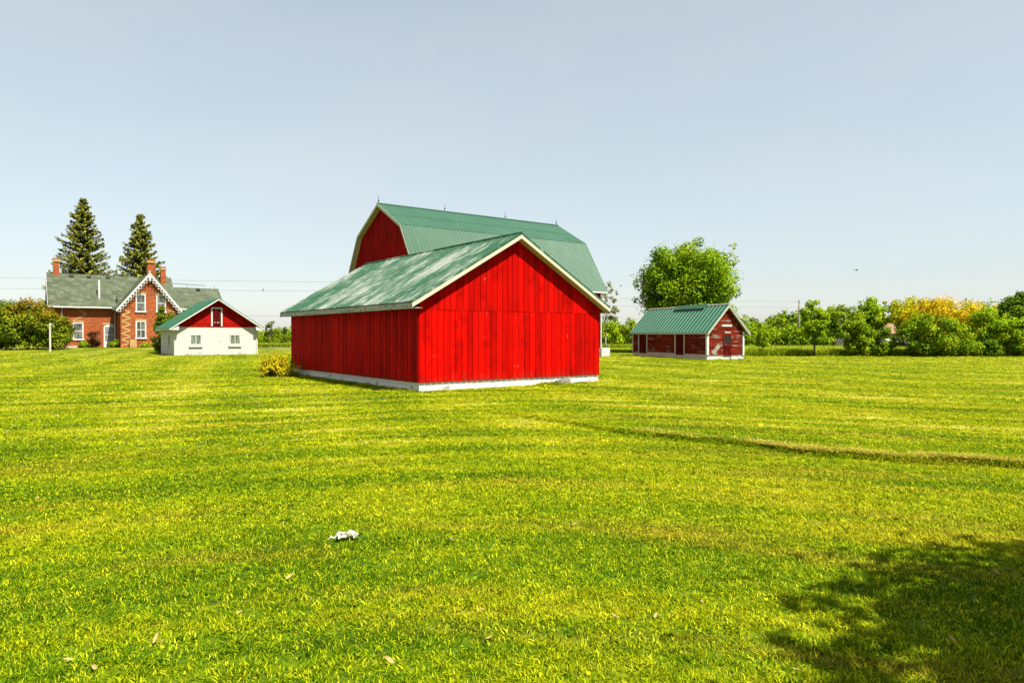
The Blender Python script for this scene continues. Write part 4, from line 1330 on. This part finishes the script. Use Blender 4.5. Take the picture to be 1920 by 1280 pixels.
tree('poplar_tree', 'pointed light green tree rising above the pinkish roof', 'tree', 1634, 86, 560, 76, 630, M_lime_leaf, 83, 7500, .24, 52, .13, 'cone', .14, sprigs=12)
tree('yellow_green_tree', 'yellow-green tree with bare spikes left of the golden tree', 'tree', 1712, 84, 556, 100, 630, M_yellow_green, 84, 10000, .24, 60, .11, 'round', .16, sprigs=26)
tree('young_tree', 'tree continuing the row just outside the right edge of the photo', 'tree', 1975, EDGE, 580, 90, 664, M_wood_leaf, 85, 6000, .18, 50, .13, 'round', .1)

# the wood behind, reading as one mass
def wood():
    rng = np.random.RandomState(91); cl = []
    def add(px, d, top, n=1):
        g = at(px, d); H = EYE + (HOR - top) / FPX * d - g.z
        w = rng.uniform(2.6, 4.2)
        for _ in range(26):
            v = unit(rng, 1)[0] * (.3 + .7 * rng.rand() ** .5)
            cl.append((g.x + v[0] * w, g.y + v[1] * w * .7, max(.4, g.z + H * .52 + v[2] * H * .47), rng.uniform(.6, 1.15)))
    tops = [(1120, 612), (1180, 606), (1240, 600), (1390, 592), (1450, 587), (1510, 582), (1560, 576), (1600, 574), (1640, 566), (1680, 562), (1730, 563), (1800, 566), (1840, 570), (1880, 566), (1930, 560), (2010, 566), (2120, 570), (2250, 575)]
    tx, ty = zip(*tops)
    for px in np.arange(1120, 2300, 20):
        if 1250 < px < 1380: continue
        add(px + rng.uniform(-6, 6), rng.uniform(106, 122), np.interp(px, tx, ty) + rng.uniform(-2, 7))
    for px in np.arange(1395, 2300, 30):
        add(px + rng.uniform(-8, 8), rng.uniform(98, 104), rng.uniform(606, 622))
    for px in np.arange(-900, 1120, 26):
        add(px + rng.uniform(-8, 8), rng.uniform(150, 170), rng.uniform(612, 621))
    cl = np.array(cl)
    P, N, sh = clump_leaves(cl, 170000, rng); k = P[:, 2] > -.25
    o = leaves(P[k], N[k], .42, rng, .7, 'distant_wood', M_wood_leaf, None, sh[k])
    tag(o, 'far green wood closing the view behind the farm', 'wood', kind='stuff')
wood()

# house roof showing between the trees, and a pale low shed
p = at(1672, 92)
bh = thing('far_house', 'pinkish hipped roof of a house half hidden in the far trees', 'house', p, R(8))
M_pinkroof = plain('pinkish_roof', (.26, .15, .09), .9, .3, 2)
k = MB(140); k.box(-4.2, 4.2, -.0, 6, -.4, 2.3); k.build('wall', M_slab, bh)
k = MB(141); zr = 3.6
k.add([(-4.8, -.6, 2.2), (4.8, -.6, 2.2), (4.8, 6.6, 2.2), (-4.8, 6.6, 2.2), (-2.2, 3, zr), (2.2, 3, zr)], [(0, 1, 5, 4), (1, 2, 5), (2, 3, 4, 5), (3, 0, 4), (3, 2, 1, 0)])
k.build('roof', M_pinkroof, bh)
p = at(1691, 74)
sh_ = thing('low_grey_shed', 'low shed with pale grey roof showing among the trees of the row', 'shed', p, R(-4))
k = MB(142); k.box(-1.0, 1.0, 0, 1.4, -.3, .95); k.build('wall', M_dark, sh_)
k = MB(143); k.hexa([(-1.15, -.25, .96), (1.15, -.25, .96), (1.15, 1.5, 1.35), (-1.15, 1.5, 1.35)], [(-1.15, -.25, 1.02), (1.15, -.25, 1.02), (1.15, 1.5, 1.42), (-1.15, 1.5, 1.42)]); k.build('roof', M_slab, sh_)

# ------------------------------------------------------------------ poles, wires, post, birds
def pole(label, px, depth, top, wires):
    g = at(px, depth); H = EYE + (HOR - top) / FPX * depth - g.z
    t = thing('utility_pole', label, 'pole', g, 0, 'utility poles along the road')
    k = MB(150); k.tube([(0, 0, -.3), (0, 0, H)], [.17, .12], 8); k.build('post', M_pole, t, True)
    k = MB(151)
    for z in wires:
        zz = z - g.z
        k.tube([(0, -.12, zz - .12), (0, -.12, zz - .03)], [.05, .03], 6)
        k.beam((0, -.02, zz - .10), (0, -.16, zz - .10), .04, .04)
    k.build('insulator', M_dark, t)
dA, dB, dC = 90., 98., 104.
def zat(py, d): return EYE + (HOR - py) / FPX * d
A = [(-420, 513), (-420, 536), (-420, 585)]; Bp = [(880, 531), (880, 547), (880, 596)]; Cp = [(1498, 565), (1498, 576)]
pole('pole hidden behind the big barn', 880, dB, 524, [zat(531, dB), zat(547, dB)])
pole('grey wooden pole right of the coop, wires ending on it', 1498, dC, 561, [zat(565, dC), zat(576, dC)])
pole('pole beyond the left edge of the photo', -420, dA, 506, [zat(513, dA), zat(536, dA)])
def wire(label, p, q, sag):
    k = MB(152); n = 28; pts = []
    for i in range(n + 1):
        t = i / n; v = p.lerp(q, t); v.z -= sag * 4 * t * (1 - t); pts.append(v)
    o = k_ = k; k.tube(pts, .016, 5)
    tag(k.build('power_line', M_wire, None, True), label, 'power line', 'power lines along the road')
    return pts
P_ = lambda px, py, d: at(px, d, py)
wire('upper wire left of the big barn, passing behind the spruces', P_(-420, 513, dA), P_(880, 531, dB), .15)
w2 = wire('middle wire left of the big barn, just below the uppermost', P_(-420, 536, dA), P_(880, 547, dB), .1)
wire('lowest wire left of the big barn, low above the white outbuilding', P_(-420, 585, dA), P_(880, 594, dB), .05)
wire('upper wire between the big barn and the grey pole', P_(880, 547, dB), P_(1498, 565, dC), .35)
wire('lower wire between the big barn and the grey pole', P_(880, 566, dB), P_(1498, 576, dC), .25)
def bird(name, label, loc, rz, fly=False):
    k = MB(160)
    L_ = .17
    k.tube([(-L_, 0, .0), (-L_ * .55, 0, .015), (0, 0, .03), (L_ * .5, 0, .055), (L_ * .8, 0, .085), (L_ * 1.05, 0, .08), (L_ * 1.25, 0, .07)], [.015, .045, .075, .065, .045, .028, .004], 8)
    if fly:
        for s_ in (-1, 1):
            k.hexa([(.06, s_ * .03, .04), (-.08, s_ * .03, .035), (-.12, s_ * .22, .10), (.0, s_ * .24, .11)], [(.06, s_ * .03, .055), (-.08, s_ * .03, .05), (-.12, s_ * .22, .115), (.0, s_ * .24, .125)])
            k.hexa([(.0, s_ * .24, .11), (-.12, s_ * .22, .10), (-.17, s_ * .40, .06), (-.13, s_ * .41, .065)], [(.0, s_ * .24, .125), (-.12, s_ * .22, .115), (-.17, s_ * .40, .07), (-.13, s_ * .41, .075)])
    else:
        k.hexa([(-L_ * .9, -.03, -.02), (-L_ * .9, .03, -.02), (-L_ * 1.7, .025, -.09), (-L_ * 1.7, -.025, -.09)], [(-L_ * .9, -.03, .0), (-L_ * .9, .03, .0), (-L_ * 1.7, .025, -.075), (-L_ * 1.7, -.025, -.075)])
        for s_ in (-1, 1): k.tube([(0, s_ * .025, -.01), (.01, s_ * .025, -.085)], .008, 4)
    o = k.build(name, M_dark, None, True); o.location = loc; o.rotation_euler = (0, 0 if fly else -.5, rz)
    if fly: o.scale = (.6, .6, .6)
    tag(o, label, 'bird')
# perched on the middle wire
tb = None
for a, b in zip(w2[:-1], w2[1:]):
    pa, pb = px_of(a), px_of(b)
    if pa <= 494 <= pb: tb = a.lerp(b, (494 - pa) / (pb - pa))
bird('perched_bird', 'small dark bird perched on the wire above the white outbuilding', tb + Vector((0, 0, .10)), 1.1)
bird('flying_bird', 'tiny bird flying in the sky right of the maple', at(1605, 45, 507), .4, True)

g = at(94, 68)
po = thing('white_post', 'thin white post standing on the lawn before the hedge', 'post', g)
k = MB(170); hh = EYE + (HOR - 606) / FPX * 68 - g.z
k.box(-.06, .06, -.06, .06, -.3, hh); k.build('post', M_post, po, bevel=.01)
k = MB(171); k.tube([(.06, -.0, hh - .12), (.20, 0, hh - .12)], .02, 6); k.tube([(.20, -.03, hh - .12), (.20, .03, hh - .12)], .10, 10); k.build('pulley', M_greywood, po)

# ------------------------------------------------------------------ litter and fallen leaves on the lawn
def litter():
    d = EYE * FPX / (1008 - HOR); g = at(650, d)
    t = bpy.data.objects
    rng = np.random.RandomState(7)
    bm = bmesh.new()
    def patch(cx, cy, w, h, ang, zz):
        n = 7; grid = []
        for i in range(n):
            row = []
            for j in range(n):
                u, v = i / (n - 1) - .5, j / (n - 1) - .5
                e = 1 + .22 * rng.normal() if (i in (0, n - 1) or j in (0, n - 1)) else 1
                x = cx + math.cos(ang) * u * w * e - math.sin(ang) * v * h * e; y = cy + math.sin(ang) * u * w * e + math.cos(ang) * v * h * e
                row.append(bm.verts.new((x, y, zz + abs(rng.normal()) * .014 + .02 * math.sin(u * 9 + cx * 30) * .5)))
            grid.append(row)
        for i in range(n - 1):
            for j in range(n - 1): bm.faces.new((grid[i][j], grid[i + 1][j], grid[i + 1][j + 1], grid[i][j + 1]))
    patch(-.05, -.01, .085, .10, .2, .03); patch(.055, .015, .07, .075, -.3, .03); patch(.0, .035, .16, .022, .35, .04); patch(-.115, -.05, .07, .010, .1, .025); patch(.02, 0, .12, .05, -.2, .045)
    me = bpy.data.meshes.new('torn_paper'); bm.to_mesh(me); bm.free(); me.materials.append(plain('white_torn_paper', (.62, .58, .44), .8))
    o = bpy.data.objects.new('torn_paper', me); COL.objects.link(o); o.location = (g.x, g.y, g.z + .008)
    m = o.modifiers.new('thick', 'SOLIDIFY'); m.thickness = .003
    tag(o, 'crumpled white torn paper lying on the grass', 'litter')
litter()

M_dry = plain('dry_leaf', (.42, .30, .10), .8, .3, 9)
def leaf_proto():
    bm = bmesh.new(); L_, Wd = .055, .017
    prof = [(-1, .05), (-.6, .7), (-.1, 1.), (.4, .75), (.8, .35), (1, .03)]
    rows = []
    for (t, w) in prof:
        z = .010 * math.sin(t * 2.2) + .008
        rows.append([bm.verts.new((t * L_, -w * Wd, z + .006)), bm.verts.new((t * L_, 0, z)), bm.verts.new((t * L_, w * Wd, z + .006))])
    for a, b in zip(rows[:-1], rows[1:]):
        for j in (0, 1): bm.faces.new((a[j], b[j], b[j + 1], a[j + 1]))
    me = bpy.data.meshes.new('dry_leaf'); bm.to_mesh(me); bm.free(); me.materials.append(M_dry)
    return me
leaf_me = leaf_proto()
rl = random.Random(8)
spots = [(691, 992), (616, 1057), (846, 1013), (774, 1057), (730, 1245), (290, 1200), (175, 1255), (125, 1240), (446, 1150), (540, 1083), (905, 1148), (917, 1205), (1538, 988),
         (1310, 917), (1078, 985), (1040, 973), (1790, 1213), (1495, 1280), (1092, 1064), (1318, 1137), (1230, 1164), (1155, 1165), (275, 920), (70, 935), (22, 905), (1870, 1080), (300, 1205), (33, 1095)]
for i, (px, py) in enumerate(spots):
    py = min(py, 1272); d = EYE * FPX / (py - HOR); g = at(px, d)
    o = bpy.data.objects.new('dry_leaf', leaf_me); COL.objects.link(o)
    o.location = (g.x, g.y, g.z + .028); o.rotation_euler = (rl.uniform(-.5, .5), rl.uniform(-.4, .4), rl.uniform(0, 6.28)); s = rl.uniform(.4, .75); o.scale = (s, s, s)
    tag(o, 'small dry tan leaf lying on the mown grass', 'leaf', 'dry leaves scattered on the lawn')

# ------------------------------------------------------------------ grass
tufts = bpy.data.collections.new('tuft_sources')
def tuft(name, n, rad, h0, h1, w, seed, mat, lean=.5):
    rng = np.random.RandomState(seed)
    V = []; F = []; rn = []
    for i in range(n):
        a = rng.uniform(0, 6.28); r = rad * math.sqrt(rng.rand()); bx, by = r * math.cos(a), r * math.sin(a)
        h = rng.uniform(h0, h1); d = rng.uniform(0, 6.28); ln = h * lean * rng.uniform(.3, 1.6)
        dx, dy_ = math.cos(d), math.sin(d); sx, sy = -dy_ * w * rng.uniform(.7, 1.3), dx * w * rng.uniform(.7, 1.3)
        b = len(V)
        for t, ww in ((0, .9), (.5, 1.), (1., .12)):
            o = ln * t * t; z = h * t * (1 - .18 * t)
            V += [(bx + dx * o - sx * ww / 2, by + dy_ * o - sy * ww / 2, z), (bx + dx * o + sx * ww / 2, by + dy_ * o + sy * ww / 2, z)]
        F += [(b, b + 1, b + 3, b + 2), (b + 2, b + 3, b + 5, b + 4)]
        q = rng.rand(); rn += [q, q]
    o = fast_mesh(name, np.array(V), np.array(F), mat, np.array(rn), None, False)
    tufts.objects.link(o); return o
for i in range(4): tuft('tuft_%d' % i, 38, .078, .015, .038, .0044, 200 + i, M_blade, .9)
tuft('tuft_clover', 32, .08, .013, .030, .0085, 210, M_blade, 1.2); tuft('tuft_clover_low', 30, .08, .010, .024, .009, 211, M_blade, 1.4)

def gn_scatter(name, pts, rot, scl, idx_, coll, label, cat):
    me = bpy.data.meshes.new(name); me.vertices.add(len(pts)); me.vertices.foreach_set('co', np.ascontiguousarray(pts, np.float32).ravel())
    a = me.attributes.new('rot', 'FLOAT_VECTOR', 'POINT'); a.data.foreach_set('vector', np.ascontiguousarray(rot, np.float32).ravel())
    a = me.attributes.new('scl', 'FLOAT_VECTOR', 'POINT'); a.data.foreach_set('vector', np.ascontiguousarray(scl, np.float32).ravel())
    a = me.attributes.new('pick', 'INT', 'POINT'); a.data.foreach_set('value', np.ascontiguousarray(idx_, np.int32))
    o = bpy.data.objects.new(name, me); COL.objects.link(o)
    ng = bpy.data.node_groups.new(name + '_nodes', 'GeometryNodeTree')
    ng.interface.new_socket('Geometry', in_out='INPUT', socket_type='NodeSocketGeometry')
    ng.interface.new_socket('Geometry', in_out='OUTPUT', socket_type='NodeSocketGeometry')
    n = ng.nodes; l = ng.links
    gi = n.new('NodeGroupInput'); go = n.new('NodeGroupOutput')
    ci = n.new('GeometryNodeCollectionInfo'); ci.inputs['Collection'].default_value = coll
    ci.inputs['Separate Children'].default_value = True; ci.inputs['Reset Children'].default_value = True
    ip = n.new('GeometryNodeInstanceOnPoints'); ip.inputs['Pick Instance'].default_value = True
    def na(nm, ty):
        q = n.new('GeometryNodeInputNamedAttribute'); q.data_type = ty; q.inputs['Name'].default_value = nm; return q.outputs['Attribute']
    e2r = n.new('FunctionNodeEulerToRotation')
    l.new(na('rot', 'FLOAT_VECTOR'), e2r.inputs[0]); l.new(e2r.outputs[0], ip.inputs['Rotation'])
    l.new(na('scl', 'FLOAT_VECTOR'), ip.inputs['Scale']); l.new(na('pick', 'INT'), ip.inputs['Instance Index'])
    l.new(gi.outputs[0], ip.inputs['Points']); l.new(ci.outputs[0], ip.inputs['Instance']); l.new(ip.outputs[0], go.inputs[0])
    md = o.modifiers.new('scatter', 'NODES'); md.node_group = ng
    tag(o, label, cat, kind='stuff'); return o

def lawn_points():
    rng = np.random.RandomState(77); out = []; s = []
    bands = [(-4, 1.2, 240, 1.05, 1.0), (1.2, 6.5, 360, .95, 1.0), (6.5, 11, 270, 1.12, 1.0), (11, 18, 130, 1.5, 1.0), (18, 29, 52, 2.1, .95), (29, 42, 20, 3.0, .95), (42, 75, 8, 4.4, 1.0)]
    for y0, y1, dens, k, kz in bands:
        xw = .95 * y1 + 8.0
        n = int((y1 - y0) * 2 * xw * dens)
        x = rng.uniform(-xw, xw, n); y = rng.uniform(y0, y1, n)
        keep = np.abs(x) < .95 * np.abs(y) + 8.0
        x, y = x[keep], y[keep]
        # not under the nearest shed
        c, s_ = math.cos(TH), math.sin(TH); lx = (x - SX) * c + (y - SY) * s_; ly = -(x - SX) * s_ + (y - SY) * c
        inside = (lx > -.02) & (lx < W + .02) & (ly > -.02) & (ly < L + .02)
        lx = (x - BO.x) * c + (y - BO.y) * s_; ly = -(x - BO.x) * s_ + (y - BO.y) * c
        inside |= (lx > 0) & (lx < BL) & (np.abs(ly) < YW)
        x, y = x[~inside], y[~inside]
        if y0 >= 18:
            q = rng.rand(len(x)) < np.clip((y1 - y) / (y1 - y0) * 1.15, 0, 1) if y0 > 40 else np.ones(len(x), bool)
            x, y = x[q], y[q]
        j = rng.uniform(.75, 1.3, len(x))
        out.append(np.stack([x, y, terrain(x, y) - .004], -1)); s.append(np.stack([k * j, k * j, kz * j * rng.uniform(.8, 1.25, len(x))], -1))
    # taller tufts on the lip of the old track
    x = rng.uniform(-1.0, 14, 2600); d = rng.normal(size=2600) * .10 + .08
    y = np.interp(x, LIP_X, LIP_Y) + .10 * np.sin(x * 2.3) + .06 * np.sin(x * 5.1 + 1) + d
    out.append(np.stack([x, y, terrain(x, y) - .004], -1)); kz = rng.uniform(.7, 1.4, 2600) * np.clip((x + 1.5) / 3.5, .3, 1)
    s.append(np.stack([np.full(2600, 1.5), np.full(2600, 1.5), kz], -1))
    # unmown fringe along the footings
    def fringe(o, th, pts, n, k, hz):
        for (a, b) in pts:
            t = rng.rand(n); lx = a[0] + (b[0] - a[0]) * t + rng.normal(size=n) * .05; ly = a[1] + (b[1] - a[1]) * t + rng.normal(size=n) * .05
            c, s_ = math.cos(th), math.sin(th); x = o[0] + lx * c - ly * s_; y = o[1] + lx * s_ + ly * c
            out.append(np.stack([x, y, terrain(x, y)], -1)); q = rng.uniform(.6, 1.5, n); s.append(np.stack([k * q, k * q, hz * q], -1))
    fringe((SX, SY), TH, [((0, -.10), (W, -.10))], 420, 1.1, 1.5); fringe((SX, SY), TH, [((4.7, -.16), (5.6, -.16))], 110, 1.5, 3.4); fringe((SX, SY), TH, [((6.5, -.14), (6.9, -.14))], 30, 1.3, 2.2)
    fringe((SX, SY), TH, [((-.12, 0), (-.12, L))], 500, 1.4, 2.2)
    fringe((WO.x, WO.y), TH, [((0, -.12), (WW, -.12)), ((-.12, 0), (-.12, WL))], 90, 2.0, 1.4)
    fringe((CO.x, CO.y), TH2, [((0, -.12), (CW, -.12)), ((-.12, 0), (-.12, CL))], 120, 2.0, 1.6)
    P = np.concatenate(out); S = np.concatenate(s); n = len(P)
    rot = np.stack([rng.normal(size=n) * .12, rng.normal(size=n) * .12, rng.uniform(0, 6.28, n)], -1)
    gn_scatter('grass', P, rot, S, rng.randint(0, 6, n), tufts, 'short mown grass blades covering the lawn', 'grass')
lawn_points()

# taller meadow grass beyond the mown edge
mead = bpy.data.collections.new('meadow_sources')
def meadow():
    global tufts
    keep = tufts; tufts = mead
    for i in range(3): tuft('meadow_tuft_%d' % i, 34, .45, .25, .75, .05, 300 + i, M_tall, .45)
    tufts = keep
    rng = np.random.RandomState(55); P = []; S = []
    def strip(px0, px1, d0, d1, n, hz):
        px = rng.uniform(px0, px1, n); d = d0 + (d1 - d0) * rng.rand(n) ** 1.3
        x = (px - 960) / FPX * d; P.append(np.stack([x, d, terrain(x, d) - .02], -1)); q = rng.uniform(.7, 1.3, n)
        S.append(np.stack([q, q, q * hz], -1))
    strip(1385, 2100, 58.2, 66, 5200, .95); strip(1400, 2100, 66, 92, 5000, 1.0)
    strip(480, 560, 99.5, 108, 700, 1.1); strip(1120, 1200, 70, 92, 700, .5); strip(1120, 1390, 99.5, 110, 1600, 1.1)
    P_ = np.concatenate(P); S_ = np.concatenate(S); n = len(P_)
    rot = np.stack([np.zeros(n), np.zeros(n), rng.uniform(0, 6.28, n)], -1)
    gn_scatter('meadow_grass', P_, rot, S_, rng.randint(0, 3, n), mead, 'tall unmown grass beyond the lawn edge', 'grass')
meadow()

def dry_strip():
    global tufts
    src = bpy.data.collections.new('dry_sources'); keep = tufts; tufts = src
    for i in range(2): tuft('dry_tuft_%d' % i, 26, .09, .03, .08, .007, 400 + i, M_straw, 1.2)
    tufts = keep
    rng = np.random.RandomState(58); n = 1000
    x = rng.uniform(1.2, 14, n); x = np.where(rng.rand(n) < .5, x, rng.uniform(4, 14, n)); d = .20 + np.abs(rng.normal(size=n)) * .10
    keep_ = np.sin(x * 3.1) + np.sin(x * 1.3 + 2) + rng.normal(size=n) * .8 > .2 - .08 * x
    x, d = x[keep_], d[keep_]; n = len(x)
    y = np.interp(x, LIP_X, LIP_Y) + .10 * np.sin(x * 2.3) + .06 * np.sin(x * 5.1 + 1) + d
    P = np.stack([x, y, terrain(x, y)], -1); q = rng.uniform(.9, 1.6, n)
    gn_scatter('dry_grass', P, np.stack([np.zeros(n), np.zeros(n), rng.uniform(0, 6.28, n)], -1), np.stack([q * 1.3, q * 1.3, q * .5], -1), rng.randint(0, 2, n), src, 'straw coloured dry grass along the lip of the old track', 'dry grass')
M_straw = leafmat('dry_straw_grass', (.26, .20, .02), (.52, .43, .05), (.80, .68, .14), .3)
dry_strip()

# white clover heads dotted over the left lawn
def clover():
    rng = np.random.RandomState(66); V = []; F = []
    for i in range(300):
        px = rng.uniform(-60, 760); py = 668 + 200 * rng.rand() ** 1.6
        d = EYE * FPX / (py - HOR)
        if px > 440 and d > 24: continue
        p = at(px, d); r = .006 + .0006 * d; b = len(V)
        c = np.array([p.x, p.y, p.z + .05])
        V += [c + (r, 0, 0), c + (0, r, 0), c + (-r, 0, 0), c + (0, -r, 0), c + (0, 0, r * .8), c - np.array((0, 0, r * .8))]
        F += [(b, b + 1, b + 4), (b + 1, b + 2, b + 4), (b + 2, b + 3, b + 4), (b + 3, b, b + 4), (b + 1, b, b + 5), (b + 2, b + 1, b + 5), (b + 3, b + 2, b + 5), (b, b + 3, b + 5)]
    o = fast_mesh('clover_flowers', np.array(V), np.array(F), plain('clover_white', (.5, .49, .36), .8))
    tag(o, 'tiny white clover heads dotted over the lawn', 'flowers', kind='stuff')
clover()
